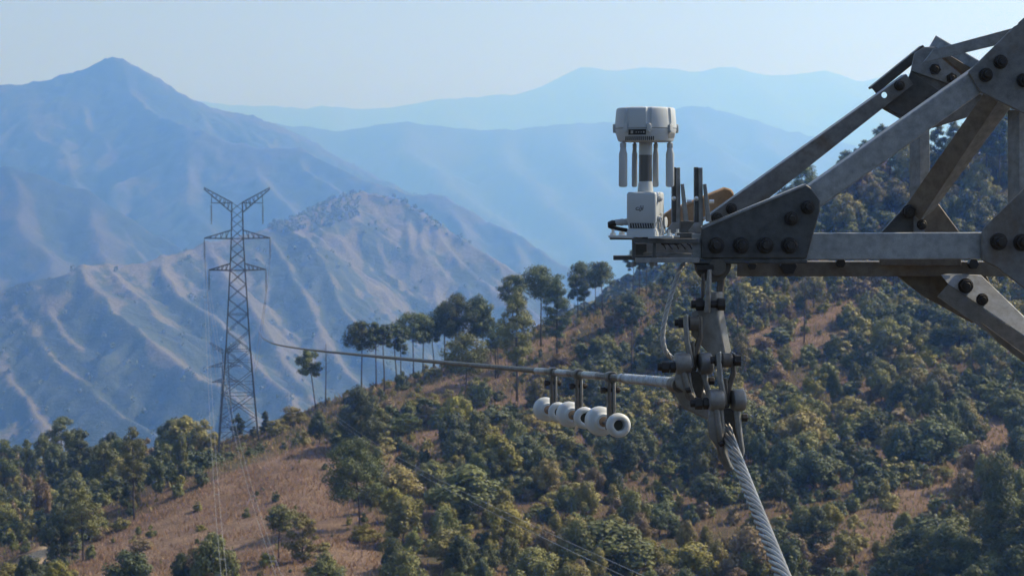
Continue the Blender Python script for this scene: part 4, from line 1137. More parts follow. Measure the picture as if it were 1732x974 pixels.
PINES = [
 # base x, y, top y, crown w, crown h, style, lean, tone, label
 (534, 686, 590, 42, 44, 'round', -.16, 'pine', 'small lone pine leaning left on the skyline, right of the lattice tower'),
 (612, 648, 543, 56, 46, 'flat', .0, 'pine', 'bushy-topped pine at the left end of the ridge row, behind the cable'),
 (636, 657, 545, 30, 36, 'flat', .0, 'pine', 'thin pale pine just right of the bushy left-end pine on the ridge'),
 (650, 663, 547, 28, 34, 'flat', -.02, 'pine', 'second slender pine from the left end of the ridge row'),
 (671, 653, 547, 30, 40, 'flat', -.06, 'pine', 'slim pine leaning slightly left beside a straight twin trunk on the ridge'),
 (678, 651, 556, 22, 36, 'flat', .0, 'pine', 'straight slim twin trunk pine in the ridge row'),
 (699, 636, 529, 58, 42, 'flat', .0, 'pine', 'straight thick-trunked pine with wide flat crown in the middle of the ridge row'),
 (715, 621, 533, 36, 46, 'flat', .03, 'pine', 'narrow pine right of the wide flat-crowned ridge pine'),
 (733, 618, 537, 30, 40, 'flat', -.02, 'pine', 'thin pine left of the big dense ridge cluster'),
 (752, 612, 510, 44, 56, 'round', .0, 'pine', 'pine at the left edge of the big dense crown cluster on the ridge'),
 (770, 614, 497, 66, 72, 'round', .03, 'pine', 'largest dense round-crowned pine of the ridge cluster'),
 (806, 604, 500, 50, 70, 'round', .04, 'pine', 'loose-crowned pine at the right of the dense ridge cluster'),
 (817, 602, 512, 30, 50, 'flat', .0, 'pine', 'thin pine tucked behind the right side of the ridge cluster'),
 (842, 640, 545, 44, 40, 'flat', .0, 'pine', 'small flat-crowned pine between the ridge cluster and the tall front pine'),
 (868, 606, 464, 50, 46, 'flat', -.02, 'pine', 'tall pine whose crown tops the front two-tiered tree'),
 (874, 678, 497, 62, 118, 'round', .0, 'mid', 'tall two-tiered green tree standing in front of the ridge pines'),
 (915, 586, 449, 66, 52, 'flat', .0, 'pine', 'tallest broad-crowned pine on the ridge, trunk bare to the grass'),
 (942, 602, 472, 42, 100, 'round', .0, 'pine', 'shaggy narrow pine right of the tallest ridge pine'),
 (978, 546, 464, 34, 40, 'flat', -.03, 'pine', 'slender pine at the left of the right-hand skyline group'),
 (989, 530, 442, 46, 42, 'flat', -.08, 'pine', 'slanted pine in the right-hand skyline group near the rail frame'),
 (1020, 533, 442, 46, 34, 'flat', -.07, 'pine', 'slanted flat-crowned pine at the right of the skyline group near the rail frame'),
 (1007, 530, 455, 26, 30, 'flat', .0, 'pine', 'thin pine half hidden inside the right-hand skyline group'),
 (1071, 500, 424, 30, 30, 'flat', .0, 'pine', 'bare-stemmed pine under the left end of the rail frame'),
 (1082, 500, 418, 26, 34, 'flat', .0, 'pine', 'second bare-stemmed pine under the rail frame'),
 (1093, 498, 420, 28, 34, 'flat', .0, 'pine', 'third bare-stemmed pine under the rail frame, nearest the jumper wire'),
 (788, 707, 567, 78, 56, 'flat', .0, 'mid', 'front pine with a wide umbrella crown crossed by the cable'),
 (1356, 352, 278, 62, 44, 'flat', .0, 'pine', 'wide dark pine showing between the two main diagonals, above the tip gusset'),
 (1430, 345, 254, 34, 40, 'flat', .0, 'pine', 'small skyline pine just above the near diagonal'),
 (1460, 340, 236, 32, 34, 'flat', .0, 'pine', 'second skyline pine above the near diagonal, going right'),
 (1490, 332, 210, 36, 50, 'flat', .0, 'pine', 'tall skyline pine close under the far diagonal'),
 (1505, 330, 222, 30, 36, 'flat', .0, 'pine', 'bare-stemmed pine seen under the near diagonal, left of the post'),
 (1518, 328, 205, 40, 80, 'flat', .03, 'pine', 'bare-stemmed pine leaning right beside the steel post'),
 (1586, 330, 212, 36, 80, 'round', .0, 'pine', 'dark pine just right of the steel post'),
 (1612, 330, 205, 44, 90, 'round', .0, 'pine', 'tall dark pine behind the brown web member'),
 (1668, 320, 190, 40, 70, 'flat', .0, 'pine', 'tall thin-stemmed pine right of the brown web member'),
 (1690, 320, 200, 40, 60, 'flat', .0, 'pine', 'pine with two dark limbs near the right edge of the frame'),
 (1712, 300, 170, 46, 80, 'round', .0, 'pine', 'dense pine behind the right-hand post'),
 (104, 802, 706, 50, 50, 'flat', .0, 'pine', 'tall flat-crowned pine above the left valley'),
 (136, 822, 727, 46, 72, 'round', .0, 'pine', 'bushy pine right of the tall flat-crowned valley pine'),
 (177, 846, 748, 56, 62, 'round', .0, 'mid', 'round-crowned green tree on the left valley side'),
 (227, 880, 724, 58, 96, 'round', -.01, 'mid', 'tall thin-trunked tree at the edge of the brown grass slope'),
 (8, 838, 744, 62, 60, 'round', .0, 'pine', 'dark tree cut by the left edge, above the valley'),
 (46, 815, 744, 32, 46, 'round', .0, 'pine', 'hazy pale tree at the left valley skyline'),
 (203, 822, 742, 44, 60, 'round', .0, 'pine', 'dark tree behind the thin-trunked tree by the brown slope'),
 (265, 812, 748, 26, 62, 'cone', .0, 'dark', 'slim dark pointed tree in the left valley'),
 (346, 768, 711, 48, 52, 'round', .0, 'olive', 'yellowish round tree beside the left foot of the lattice tower'),
 (292, 778, 727, 56, 42, 'round', .0, 'mid', 'low wide green tree left of the yellowish tower tree'),
 (403, 742, 700, 24, 34, 'round', .0, 'mid', 'small tree between the legs of the lattice tower'),
 (449, 732, 696, 24, 34, 'cone', .0, 'dark', 'small dark tree at the right foot of the lattice tower'),
 (140, 955, 826, 68, 74, 'flat', .0, 'mid', 'spreading green tree on the left spur above the sandy track'),
 (122, 948, 884, 36, 60, 'round', .0, 'dark', 'dark bushy tree beside the sandy track'),
 (472, 944, 852, 62, 44, 'flat', .0, 'mid', 'lone small spreading tree in the brown grass, crossed by twin wires'),
 (512, 950, 868, 56, 78, 'round', .0, 'olive', 'olive tree right of the lone spreading tree in the brown grass'),
 (608, 894, 742, 106, 96, 'flat', -.05, 'pine', 'big front pine with wide dark crown on the brown slope'),
 (612, 770, 655, 74, 100, 'round', -.03, 'dark', 'tall dark bushy tree behind the big front pine'),
 (585, 760, 690, 56, 70, 'round', .0, 'dark', 'dark tree left of the tall bushy one behind the front pine'),
 (640, 752, 690, 46, 64, 'round', .0, 'mid', 'green tree right of the tall bushy one behind the front pine'),
 (1067, 552, 494, 54, 56, 'round', .0, 'dark', 'dense round tree on the slope left of the jumper wire'),
 (1690, 985, 782, 100, 180, 'cone', .0, 'dark', 'big dark pointed conifer in the lower right corner'),
 (1606, 990, 890, 110, 90, 'round', .0, 'dark', 'wide dark tree at the bottom, left of the big conifer'),
 (1740, 990, 850, 90, 120, 'round', .0, 'dark', 'dark tree cut by the right edge, beside the big conifer'),
 (1538, 1000, 928, 70, 70, 'round', .0, 'dark', 'dark low tree on the bottom edge left of the wide dark tree'),
 (1428, 790, 716, 54, 70, 'cone', .0, 'mid', 'rounded conical green tree in the middle of the right slope'),
 (1445, 950, 872, 52, 66, 'round', .0, 'olive', 'olive-green tree at the foot of the right slope'),
 (1380, 940, 858, 66, 76, 'round', .0, 'dark', 'dark green tree right of the twisted rope near the bottom'),
]
for i, (bx, by, top, cw, ch, st, ln, tone, lab) in enumerate(PINES):
    near = by > 860
    pine_at(bx, by, top, cw, ch, lab, st, ln, tone, seed=100 + i, name='pine_tree' if tone == 'pine' else 'broadleaf_tree', size=.22 if near else .25,
            nl=None if cw < 90 else 14000, group='pines on the hillside' if tone == 'pine' else 'broadleaf trees singled out on the hillside')
# bare dead trunks
for bx, by, top, lab in ((551, 688, 580, 'bare dead trunk on the skyline right of the small leaning pine'), (1360, 580, 470, 'bare dead trunk standing alone on the right slope below the lower chord'),
                         (1068, 628, 540, 'bare dead trunk left of the jumper wire'), (1247, 575, 480, 'bare dead trunk just right of the yoke plate'), (1420, 318 + 30, 262, 'bare dead trunk on the skyline under the near diagonal'),
                         (838, 640, 570, 'bare dead trunk behind the cable, right of the umbrella-crowned pine')):
    p, hit = place(bx, by); h = W(bx, top, p.y).z - p.z
    rng = np.random.default_rng(int(bx)); mb = MB(); tp = trunk_path(h, 0.01, rng)
    limbs(mb, [(tp, .15, .05)])
    e = empty('dead_tree', p - Vector((0, 0, .2)))
    link('trunk', mesh_of(mb, 'trunk', BARK), e)
    mb = MB()
    for j in range(9):
        z = h * (.55 + .045 * j); a = j * 2.1; L = .9 - .06 * j
        limbs(mb, [([(0.01 * z, 0, z), (math.cos(a) * L * .6, math.sin(a) * L * .6, z + .15), (math.cos(a) * L, math.sin(a) * L, z + .5)], .035, .012)])
    link('branches', mesh_of(mb, 'branches', BARK), e)
    tag(e, lab, 'dead tree', 'bare dead trunks'); OCC.append((p.x, p.y, 1.0))

# ---------------------------------------------------------------- scattered shrubs and trees
BV = [bush_arrays(300 + i, 2600, 1.0, .8 + .08 * (i % 4), .060, 13 + i % 5) for i in range(7)]
TV = [broad_mesh(500 + i, 4800) for i in range(6)]
BM = {(i, c): np_mesh('shrub', *BV[i], [LM[c]]) for i in range(len(BV)) for c in ('dark', 'mid', 'olive', 'tan', 'yellow')}
TT = [mesh_of(TV[i][0], 'trunk', BARK) for i in range(len(TV))]
TM = {(i, c): np_mesh('crown', TV[i][1], TV[i][2], [LM[c]]) for i in range(len(TV)) for c in ('dark', 'mid', 'olive', 'tan', 'yellow')}

SPECIAL = [  # px base, base y, w px, h px, tone, label
 (770, 792, 42, 26, 'yellow', 'bright yellow shrub on the dark slope right of the big front pine'),
 (619, 915, 62, 26, 'yellow', 'yellow-green low shrub right of the foot of the big front pine'),
 (665, 968, 56, 62, 'dark', 'rounded dark green shrub near the bottom, right of the big front pine'),
 (550, 985, 76, 48, 'mid', 'bright green shrub on the bottom edge below the olive tree'),
 (26, 1000, 100, 50, 'yellow', 'yellow-green shrub in the bottom left corner by the sandy track'),
 (942, 634, 58, 38, 'tan', 'yellow-brown rounded shrub just above the cable, left of the dampers'),
 (1038, 560, 34, 36, 'tan', 'yellowish-brown shrub left of the dense round tree by the jumper wire'),
 (1292, 600, 50, 34, 'tan', 'large straw-coloured dry shrub at the left end of the reddish path'),
 (1262, 604, 34, 26, 'tan', 'small straw-coloured dry shrub next to the big dry one by the path'),
 (500, 716, 60, 28, 'yellow', 'yellowish shrub on the skyline between the tower and the leaning pine'),
 (468, 735, 44, 24, 'olive', 'olive shrub on the skyline right of the tower foot'),
 (8, 900, 56, 50, 'mid', 'large green shrub at the left edge above the track'),
 (205, 893, 36, 22, 'olive', 'small olive shrub at the upper edge of the brown slope'),
 (240, 930, 44, 22, 'tan', 'low dry shrub out on the brown slope'),
 (1440, 540, 40, 28, 'yellow', 'yellow-green shrub at the right end of the reddish path'),
 (1690, 700, 46, 36, 'mid', 'bright green shrub close to the right edge below the lower brace'),
 (1640, 735, 62, 52, 'olive', 'light green shrub beside the upper bend of the lower right path'),
 (1590, 812, 56, 26, 'yellow', 'pair-like yellow shrub above the lower right path'),
 (680, 660, 34, 42, 'dark', 'dark round shrub on the skyline at the foot of the slim ridge pines'),
 (601, 690, 46, 40, 'dark', 'dark shrub on the skyline left of the ridge row'),
]
def put_shrub(p, w, h, tone, vi, rz, label=None, group=None, wy=None):
    o = bpy.data.objects.new('shrub', BM[(vi, tone)]); COL.objects.link(o)
    o.location = p - Vector((0, 0, .12 * h)); o.scale = (w, wy or w, h * 1.1); o.rotation_euler = (0, 0, rz)
    return tag(o, label, 'shrub', group)
for i, (bx, by, w, h, tone, lab) in enumerate(SPECIAL):
    p, hit = place(bx, by); d = p.y / F
    o = put_shrub(p, w * d * 1.1, h * d * 1.12, tone, i % len(BV), i * 1.7, lab, 'shrubs on the hillside')
    if w > 54: o.data = np_mesh('shrub', *bush_arrays(900 + i, 5200, 1.0, .95, .042, 20), [LM[tone]])
    OCC.append((p.x, p.y, w * d * .4))

def cell_density(px, py, X, Y):
    d = np.where(px > 640, .90, .62)
    d = np.where((px > 1030) & (py < 700), .93, d)
    d = np.where((px > 1150) & (py > 620), .96, d)
    d = np.where((px < 330) & (py < 900), .62, d)
    d = np.where((px > 330) & (px < 480) & (py < 810), .34, d)
    d = np.where((px > 560) & (px < 730) & (py > 800), .42, d)
    d = np.where((px > 1360) & (px < 1580) & (py > 850), .5, d)
    d = np.where((px > 640) & (px < 960) & (py > 640) & (py < 790), .66, d)
    d = np.where((px > 400) & (px < 610) & (py > 880), d * .12, d)
    d = np.where(grassy(X, Y), .13, d)
    return d
step = 2.6
cxs, cys = np.meshgrid(np.arange(-130, 150, step), np.arange(188, 446, step))
cxs = cxs.ravel() + RNG.uniform(-1.15, 1.15, cxs.size); cys = cys.ravel() + RNG.uniform(-1.15, 1.15, cys.size)
czs = ground(cxs, cys)
ppx, ppy = nproj(cxs, cys, czs)
keep = (ppx > -70) & (ppx < 1800) & (ppy < 1045)
# not beyond the crest
cr = np.array([(W(*c).x, c[2]) for c in CREST]); cr = cr[np.argsort(cr[:, 0])]
keep &= cys < np.interp(cxs, cr[:, 0], cr[:, 1]) + 14
den = cell_density(ppx, ppy, cxs, cys) * np.clip(.90 + .9 * fbm(cxs / 14 + 5, cys / 14, 3), .12, 1.1)
keep &= RNG.random(cxs.size) < den
for L, w in PATHS:
    for dy_ in (0, 2): keep &= dist_line(cxs, cys + dy_, L) > w * .8 + .4
for dy_ in range(0, 61, 4): keep &= (dist_line(cxs, cys + dy_, TRACKW) > 2.8)
occ = np.array(OCC)
for ox, oy, orad in occ: keep &= np.hypot(cxs - ox, cys - oy) > orad
cxs, cys, czs, ppx, ppy = [a[keep] for a in (cxs, cys, czs, ppx, ppy)]
N = len(cxs)
tn = fbm(cxs / 20 + 60, cys / 20 + 9, 3) + RNG.normal(size=N) * .40 + .13
hts = np.clip(np.exp(RNG.normal(size=N) * .42 + .86), 1.0, 6.2)
hts = hts * np.where(ppx > 1150, 1.08, 1.0) * np.where(ppy < 430, 1.45, 1.0)
hts = np.where(ppx < 330, hts * 1.1, hts)
hts = np.where(grassy(cxs, cys), hts * .34, hts)
dry_near = np.minimum.reduce([dist_line(cxs, cys, L) for L, w in PATHS]) < 5
tones = []
for q, dn_ in zip(tn, dry_near):
    q = q + (.25 if dn_ else 0)
    tones.append('dark' if q < -.02 else 'mid' if q < .30 else 'olive' if q < .62 else 'tan' if q < .80 else 'yellow')
ridge_gap = np.interp(cxs, cr[:, 0], cr[:, 1]) - cys
near_ridge = (ppx > 455) & (ppx < 1130) & (ridge_gap < 34)
hts = np.where(near_ridge, np.minimum(hts * .5, 1.7), hts)
hts = np.where((ppx > 330) & (ppx < 500) & (ppy < 790), np.minimum(hts * .5, 1.8), hts)
wid = hts * np.exp(RNG.normal(size=N) * .26) * .98 * np.where(ppx < 330, .82, 1)
istree = (hts > 3.6)
size_px = hts * F / cys
order = np.argsort(-size_px)
def region(px, py):
    if px < 330: return 'in the left valley' if py < 900 else 'at the bottom left by the sandy track'
    if px < 560: return 'around the lattice tower foot' if py < 800 else 'on the brown grass slope'
    if px < 760: return 'below the ridge pines' if py < 790 else 'low down right of the big front pine'
    if px < 1060:
        return 'between the ridge pines and the cable' if py < 640 else 'behind the white dampers' if py < 790 else 'low on the slope below the white dampers'
    if px < 1250: return 'left of the yoke plate' if py < 600 and px < 1180 else 'behind the hanging steel clamps' if py < 790 else 'low on the slope left of the twisted rope'
    if px < 1500:
        return 'behind the lattice of the crossarm' if py < 440 else 'below the lower chord beside the reddish path' if py < 620 else 'on the mid slope right of the steel clamps' if py < 800 else 'low on the slope right of the twisted rope'
    return 'behind the brown web member' if py < 440 else 'below the lower brace at the right' if py < 640 else 'on the right edge of the mid slope' if py < 800 else 'around the lower right path'
TW = {'dark': 'dark green', 'mid': 'mid green', 'olive': 'olive', 'tan': 'dry tan', 'yellow': 'yellow-green'}
recs = []; nt = ns = 0; rest = []
for i in order:
    p = Vector((cxs[i], cys[i], czs[i])); vi = int(RNG.integers(0, 99)); rz = float(RNG.uniform(0, 6.28)); tone = tones[i]
    inview = -20 < ppx[i] < 1752 and ppy[i] < 1040
    if istree[i] and nt < 236 and inview:
        nt += 1
        e = tree_thing('broadleaf_tree', p - Vector((0, 0, .1)), TT[vi % 6], TM[(vi % 6, tone)], (wid[i] * 1.05, wid[i] * 1.05, hts[i] * 1.15), rz)
        e['category'] = 'tree'; recs.append((e, 'tree', tone, ppx[i], ppy[i], hts[i], wid[i]))
    elif ns < 276 and inview and not grassy(cxs[i:i + 1], cys[i:i + 1])[0]:
        ns += 1
        o = put_shrub(p, wid[i] * 1.15, hts[i], tone, vi % 7, rz, wy=wid[i] * float(RNG.uniform(.8, 1.5)))
        recs.append((o, 'shrub', tone, ppx[i], ppy[i], hts[i], wid[i]))
    else: rest.append((i, vi % 7, rz, tone))
# every other low plant of the slope is one mass
tix = {c: k for k, c in enumerate(('dark', 'mid', 'olive', 'tan', 'yellow'))}
vs, fs, mi, off = [], [], [], 0
sub = [bush_arrays(700 + i, 950, 1.0, .85, .092, 9) for i in range(7)]
for i, vi, rz, tone in rest:
    v, f = sub[vi]; c_, s_ = math.cos(rz), math.sin(rz)
    w_ = wid[i] * 1.15
    q = np.empty_like(v); q[:, 0] = (v[:, 0] * c_ - v[:, 1] * s_) * w_ + cxs[i]; q[:, 1] = (v[:, 0] * s_ + v[:, 1] * c_) * w_ + cys[i]; q[:, 2] = v[:, 2] * hts[i] * 1.1 + czs[i] - .1
    vs.append(q); fs.append(f + off); off += len(v); mi.append(np.full(len(f), tix[tone]))
if vs:
    me = np_mesh('undergrowth', np.concatenate(vs), np.concatenate(fs), [LM[c] for c in tix], np.concatenate(mi))
    tag(link('undergrowth', me), 'mixed green and brown undergrowth filling the hillside between shrubs', 'undergrowth', None, 'stuff')
print('plants', N, 'trees', nt, 'shrubs', ns, 'rest', len(rest))
# labels: say the kind, tone and place; pick out the extremes of each set
sets = {}
for r in recs: sets.setdefault((r[1], r[2], region(r[3], r[4])), []).append(r)
for (kind, tone, reg), L in sets.items():
    base = f'{TW[tone]} {kind}'
    grp = f'{TW[tone]} {kind}s {reg}'
    left = list(L)
    def take(key, text):
        if not left: return
        r = max(left, key=key); left.remove(r)
        r[0]['label'] = f'{text} {base} {reg}'; r[0]['group'] = grp
    if len(L) == 1: take(lambda r: 0, 'only' if False else 'single')
    elif len(L) == 2: take(lambda r: r[4], 'lower'); take(lambda r: 0, 'upper')
    else:
        take(lambda r: r[5], 'tallest'); take(lambda r: r[4], 'lowest-standing'); take(lambda r: -r[4], 'highest-standing')
        if len(left) > 1: take(lambda r: -r[3], 'leftmost of the mid-sized'); take(lambda r: r[3], 'rightmost of the mid-sized')
        if len(left) > 1: take(lambda r: r[6], 'widest remaining'); take(lambda r: -r[5], 'shortest')
        for r in left: r[0]['label'] = f'middling {base} {reg}'; r[0]['group'] = grp

# dry grass tufts
def tufts(name, n, label, inside, hmin, hmax, mats, w=.10):
    X = RNG.uniform(-130, 150, n * 4); Y = RNG.uniform(195, 400, n * 4)
    z = ground(X, Y); px, py = nproj(X, Y, z)
    k = (px > -30) & (px < 1770) & (py < 1010) & inside(X, Y, px, py) & (dist_line(X, Y, TRACKW) > 3.4)
    X, Y, z = X[k][:n], Y[k][:n], z[k][:n]; n = len(X)
    a = RNG.uniform(0, 6.28, n); h = RNG.uniform(hmin, hmax, n); ww = w * RNG.uniform(.6, 1.6, n)
    lx, ly = RNG.normal(size=n) * .35 * h, RNG.normal(size=n) * .35 * h
    dx, dy = np.cos(a) * ww, np.sin(a) * ww
    v = np.stack([np.stack([X - dx, Y - dy, z - .05], 1), np.stack([X + dx, Y + dy, z - .05], 1), np.stack([X + lx, Y + ly, z + h], 1)], 1).reshape(-1, 3)
    me = np_mesh(name, v, np.arange(3 * n).reshape(-1, 3), mats, RNG.integers(0, len(mats), n))
    tag(link(name, me), label, 'grass', None, 'stuff')
g1 = leafmat('dry_grass_straw', (.27, .185, .11), (.36, .25, .15), .4); g2 = leafmat('dry_grass_brown', (.20, .13, .08), (.27, .18, .11), .4); g3 = leafmat('dry_grass_dull', (.16, .125, .07), (.2, .16, .09), .4)
tufts('dry_grass', 60000, 'short dry brown grass on the lower left slope', lambda X, Y, px, py: grassy(X, Y) & (fbm(X / 7, Y / 7, 3) + RNG.normal(size=X.size) * .3 > .0), .2, .8, [g1, g1, g2])
tufts('dry_grass', 42000, 'taller dry grass between shrubs on the wooded slope', lambda X, Y, px, py: ~grassy(X, Y), .3, 1.0, [g1, g2, g3, LM['olive']], .13)

# far-off woods: small clumps on the mountain crest and the hill behind
def woods(name, label, grids, n, keepf, h0, h1, mat, nl=14):
    X, Y, Zz, cov = grids
    ii = RNG.integers(0, X.size, n); x, y, z, c = X.ravel()[ii], Y.ravel()[ii], Zz.ravel()[ii], cov.ravel()[ii]
    px, py = nproj(x, y, z); k = keepf(px, py, c)
    x, y, z = x[k], y[k], z[k]; n = len(x)
    x = x + RNG.uniform(-1.6, 1.6, n); y = y + RNG.uniform(-1.6, 1.6, n)
    h = RNG.uniform(h0, h1, n)
    d = RNG.normal(size=(n, nl, 3)); d /= np.linalg.norm(d, axis=2)[:, :, None]
    p = np.stack([x, y, z], 1)[:, None] + d * (h[:, None, None] * np.array([.36, .36, .42])) + np.array([0, 0, 1]) * (h * .52)[:, None, None]
    nr = d + RNG.normal(size=d.shape) * .5; nr /= np.linalg.norm(nr, axis=2)[:, :, None]
    tg_ = np.cross(nr, RNG.normal(size=d.shape)); tg_ /= np.linalg.norm(tg_, axis=2)[:, :, None]; bt = np.cross(nr, tg_)
    s = (h * .22)[:, None, None]
    v = np.stack([p - tg_ * s, p + bt * s, p + tg_ * s, p - bt * s], 2).reshape(-1, 3)
    me = np_mesh(name, v, np.arange(len(v)).reshape(-1, 4), [mat])
    tag(link(name, me), label, 'woodland', None, 'stuff')
woods('distant_woodland', 'sparse dark scrub trees dotted over the bare mid-distance mountain', M1, 90000,
      lambda px, py, c: (px > -40) & (px < 1050) & (py < 800) & (RNG.random(len(px)) < .03 * c ** 2 + .55 * ((py < 395) & (px > 455) & (px < 610) & (py < 372 - (px - 522) * .36 + 26)) + .25 * ((np.abs(py - (345 + (px - 680) * .58)) < 12) & (px > 640) & (px < 800))), 4.2, 9.5, LM['dark'])
woods('distant_woodland', 'blue-green wood covering the hill behind the near slope', (X0, Y0, Z0, cov0), 9000, lambda px, py, c: (py < 600), 5, 9, LM['dark'], 40)
# ================================================================== lattice tower and its wires
TP = W(404, 746, 338)
gz = float(ground(TP.x, TP.y))
TP = Vector((TP.x, TP.y, TP.z))
TB = empty('transmission_tower', TP, 'tall dark steel lattice tower with Y-shaped top on the hill crest', 'tower', 'lattice towers on the line')
S = 338 / F                       # metres per photo pixel at the tower
def hw(z):
    pts = [(-4, 3.75), (0, 3.45), (17, 2.1), (30.4, 1.32), (36, 1.05), (42.4, .92)]
    return float(np.interp(z, [p[0] for p in pts], [p[1] for p in pts]))
yawT = R(9)
def T(x, y, z):
    return TP + Vector((x * math.cos(yawT) - y * math.sin(yawT), x * math.sin(yawT) + y * math.cos(yawT), z))
def corner(sx, sy, z): h = hw(z); return T(sx * h, sy * h, z)
for sx in (-1, 1):
    for sy in (-1, 1):
        foot = T(sx * hw(0) * 1.03, sy * hw(0) * 1.03, 0); fz = float(ground(foot.x, foot.y)) - .6 - TP.z
        zs = [fz, 0, 8, 17, 24, 30.4, 36, 42.4]
        b = MB()
        for a, c in zip(zs[:-1], zs[1:]): b.bar(corner(sx, sy, a), corner(sx, sy, c), .21 if a < 17 else .17)
        b.build('leg', M['lattice'], TB)
lev = [0, 4.2, 8.4, 12.4, 16.2, 19.6, 22.6, 25.3, 27.9, 30.4, 32.3, 34.2, 36.0, 37.8, 39.4, 41.0, 42.4]
for (a0, b0) in (((-1, -1), (1, -1)), ((1, -1), (1, 1)), ((1, 1), (-1, 1)), ((-1, 1), (-1, -1))):
    b = MB()
    for z0, z1 in zip(lev[:-1], lev[1:]):
        w = .095 if z0 < 20 else .085
        b.bar(corner(*a0, z0), corner(*b0, z1), w); b.bar(corner(*b0, z0), corner(*a0, z1), w)
        if z0 in (8.4, 16.2, 22.6, 30.4, 36.0): b.bar(corner(*a0, z0), corner(*b0, z0), w)
        if z0 < 16:
            m0 = (corner(*a0, z0) + corner(*b0, z1)) / 2
            b.bar(corner(*a0, (z0 + z1) / 2), m0, .07); b.bar(corner(*b0, (z0 + z1) / 2), m0, .07)
    b.build('bracing', M['lattice'], TB)
def arm(s, zb, zt, L):
    b = MB(); h = hw(zb); tip = T(s * L, 0, zb + .1)
    for sy in (-1, 1):
        pb, pt = T(s * h, sy * h, zb), T(s * hw(zt), sy * hw(zt), zt)
        b.bar(pb, tip, .17); b.bar(pt, tip, .15)
        n_ = 5
        for i in range(1, n_):
            f, g = i / n_, (i - .5) / n_
            b.bar(pb.lerp(tip, f), pt.lerp(tip, g), .08); b.bar(pb.lerp(tip, f), pt.lerp(tip, f), .08)
    for i in range(5):
        f = i / 5; b.bar(T(s * h, -h, zb).lerp(tip, f), T(s * h, h, zb).lerp(tip, f + .18), .08)
    b.build('crossarm', M['lattice'], TB); return tip
tips = {}
for s in (-1, 1):
    tips[('mid', s)] = arm(s, 36.0, 37.5, 5.75); tips[('low', s)] = arm(s, 30.4, 31.6, 5.0)
    b = MB(); h = .92
    tip = T(s * 5.75, 0, 45.0)
    lo = [T(s * h, -h, 40.6), T(s * h, h, 40.6)]; hi = [T(-s * .15, -h, 42.4), T(-s * .15, h, 42.4)]
    hi = [T(s * h, -h, 42.4), T(s * h, h, 42.4)]
    for q0, q1 in zip(lo, hi):
        b.bar(q0, tip - Vector((0, 0, .25)), .17); b.bar(q1, tip, .15)
        for i in range(1, 7):
            f, g = i / 7, (i - .55) / 7
            b.bar(q0.lerp(tip, f), q1.lerp(tip, g), .08); b.bar(q0.lerp(tip, f), q1.lerp(tip, f), .08)
    tt_ = T(s * 4.5, 0, 42.3)
    for sy in (-1, 1): b.bar(T(s * h, sy * h, 42.3), tt_, .13)
    b.bar(tt_, lo[0].lerp(tip, .72), .10); b.bar(tt_.lerp(T(s * h, 0, 42.3), .45), lo[0].lerp(tip, .5), .09)
    b.build('horn', M['lattice'], TB); tips[('top', s)] = tt_; tips[('gw', s)] = tip
rngl = [('top', 'upper'), ('mid', 'middle'), ('low', 'lower')]
ends = {}
for lv, wd in rngl:
    for s in (-1, 1):
        p = tips[(lv, s)]; Ln = 3.6
        b = MB()
        b.cyl(p, p - Z * Ln, .045, 8)
        for i in range(16): b.lathe(p - Z * (.4 + i * .18), (0, 0, -1), [(0, .05), (.05, .17), (.1, .15), (.11, .05)], 10)
        q = p - Z * Ln
        b.box(q, .2, 1.0, .12)
        o = b.build('insulator_string', M['porcelain'])
        tag(o, f'thin {wd} insulator string hanging from the {"left" if s < 0 else "right"} arm of the lattice tower', 'insulator', 'insulator strings of the tower')
        ends[(lv, s)] = q
# conductors coming from the tower towards the camera's own line, passing below and beside it
def conductor(q, Xn, Zn, sag, name, label, r=.024, gap=.22, Dn=14, spacers=True):
    E = empty(name, q, label, 'wire', 'conductors between the towers')
    pts = []
    a = Vector((Xn, Dn, Zn))
    n_ = 70
    for i in range(n_ + 1):
        f = (i / n_) ** 1.6 if True else i / n_
        p = a.lerp(q, f); p.z -= sag * 4 * f * (1 - f); pts.append(p)
    for s in ((-1, 1) if gap else (0,)):
        MB().sweep([p + Vector((s * gap, 0, 0)) for p in pts], r, 6).build('strand', M['wire_far'], E)
    if spacers and gap:
        b = MB()
        for i in range(6, n_, 6): b.box(pts[i], gap * 2.3, .09, .07)
        b.build('spacer', M['wire_far'], E)
conductor(ends[('low', -1)], 7.0, -17.9, 13.0, 'conductor_wire', 'pale twin wire slanting across the brown grass beside the lone spreading tree', .014)
conductor(ends[('mid', -1)], 0.0, -12.5, 18.4, 'conductor_wire', 'pale twin wire falling almost straight from the left tower arms past the tower foot', .014)
conductor(ends[('low', 1)], 3.0, -3.8, 5.6, 'conductor_wire', 'faint twin wire running diagonally over the shrubs below the dampers', .0034, .13, spacers=False)
for q, dx in ((ends[('mid', 1)], 2), (ends[('low', 1)], 0), (ends[('mid', -1)], -2)):
    far = W(395 + dx * 8, 640, 690)
    pts = []
    for i in range(41):
        f = i / 40; p = q.lerp(far, f); p.z -= 26 * 4 * f * (1 - f) * .5; pts.append(p)
    o = MB().sweep(pts, .03, 5).build('conductor_wire', M['wire_far'])
    tag(o, {2: 'faint single wire sagging from the right middle tower arm to the hazy tower', 0: 'faint single wire sagging from the right lower tower arm to the hazy tower', -2: 'faint single wire sagging from the left middle tower arm to the hazy tower'}[dx], 'wire', 'conductors between the towers')
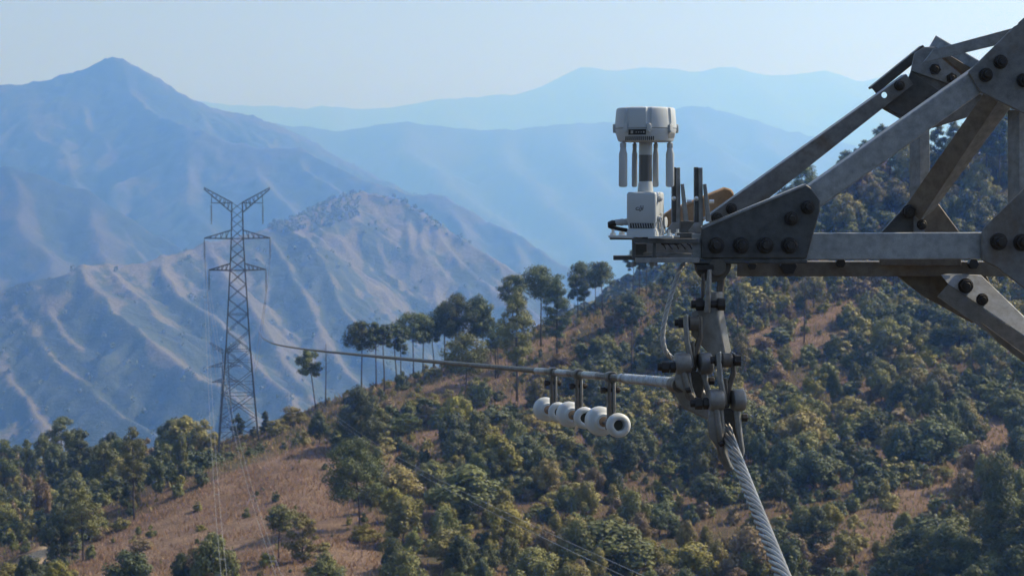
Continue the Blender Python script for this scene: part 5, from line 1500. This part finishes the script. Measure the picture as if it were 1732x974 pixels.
# towers farther along the line
def copy_tree(o, parent=None):
    c = o.copy(); COL.objects.link(c)
    if parent: c.parent = parent
    for ch in list(o.children): copy_tree(ch, c)
    return c
for px, top, D, rz, lab in ((381, 578, 690, .06, 'faint hazy lattice tower seen through the legs of the near tower'), (489, 640, 2490, .1, 'tiny hazy lattice tower low on the mountain, right of the near tower')):
    c = copy_tree(TB); p = W(px, top, D)
    sc = 1.0 if D < 800 else 1.4
    c.location = p - Vector((0, 0, 45 * sc)); c.rotation_euler = (0, 0, rz); c.scale = (sc,) * 3; c['label'] = lab

# ================================================================== light, sky, air
SUN_AZ, SUN_EL = R(20), R(43)      # azimuth measured from +X towards +Y
sd = Vector((math.cos(SUN_AZ) * math.cos(SUN_EL), math.sin(SUN_AZ) * math.cos(SUN_EL), math.sin(SUN_EL)))
sl = bpy.data.lights.new('sun', 'SUN'); sl.energy = 5.0; sl.angle = R(.53); sl.color = (1.0, .94, .87)
so = bpy.data.objects.new('sun', sl); COL.objects.link(so)
so.rotation_euler = sd.to_track_quat('Z', 'Y').to_euler(); so.location = (40, 0, 60)
w = bpy.data.worlds.new('World'); SC.world = w; w.use_nodes = True
nt_ = w.node_tree; bg = nt_.nodes['Background']
sky = nt_.nodes.new('ShaderNodeTexSky'); sky.sky_type = 'NISHITA'; sky.sun_disc = False
sky.sun_elevation = SUN_EL; sky.sun_rotation = math.pi / 2 - SUN_AZ
sky.altitude = 800; sky.air_density = 1.0; sky.dust_density = 4.0; sky.ozone_density = 1.2
nt_.links.new(sky.outputs[0], bg.inputs[0]); bg.inputs[1].default_value = .115

hz = MB().box((0, 10800, 377.5), 21000, 22600, 1725)
hm = bpy.data.materials.new('haze_air'); hm.use_nodes = True
hn = hm.node_tree; hn.nodes.remove(hn.nodes['Principled BSDF'])
pv = hn.nodes.new('ShaderNodeVolumePrincipled')
pv.inputs['Color'].default_value = (.20, .43, 1.0, 1)
pv.inputs['Absorption Color'].default_value = (.93, .97, 1, 1)
pv.inputs['Density'].default_value = 2.75e-4
pv.inputs['Anisotropy'].default_value = .6
hn.links.new(pv.outputs[0], hn.nodes['Material Output'].inputs['Volume'])
ho = hz.build('haze', hm, None, 0, 0)
tag(ho, 'blue haze filling the air between the mountains', 'haze', None, 'stuff')

SC.render.engine = 'CYCLES'
cy = SC.cycles
cy.use_denoising = True
try: cy.denoiser = 'OPENIMAGEDENOISE'
except Exception: pass
cy.max_bounces = 10; cy.diffuse_bounces = 2; cy.glossy_bounces = 2; cy.transmission_bounces = 2; cy.volume_bounces = 8
cy.use_adaptive_sampling = True; cy.adaptive_threshold = .02
cy.sample_clamp_indirect = 6
vs_ = SC.view_settings
vs_.view_transform = 'Standard'; vs_.look = 'None'; vs_.exposure = 0.34; vs_.gamma = 1.0; vs_.use_curve_mapping = False
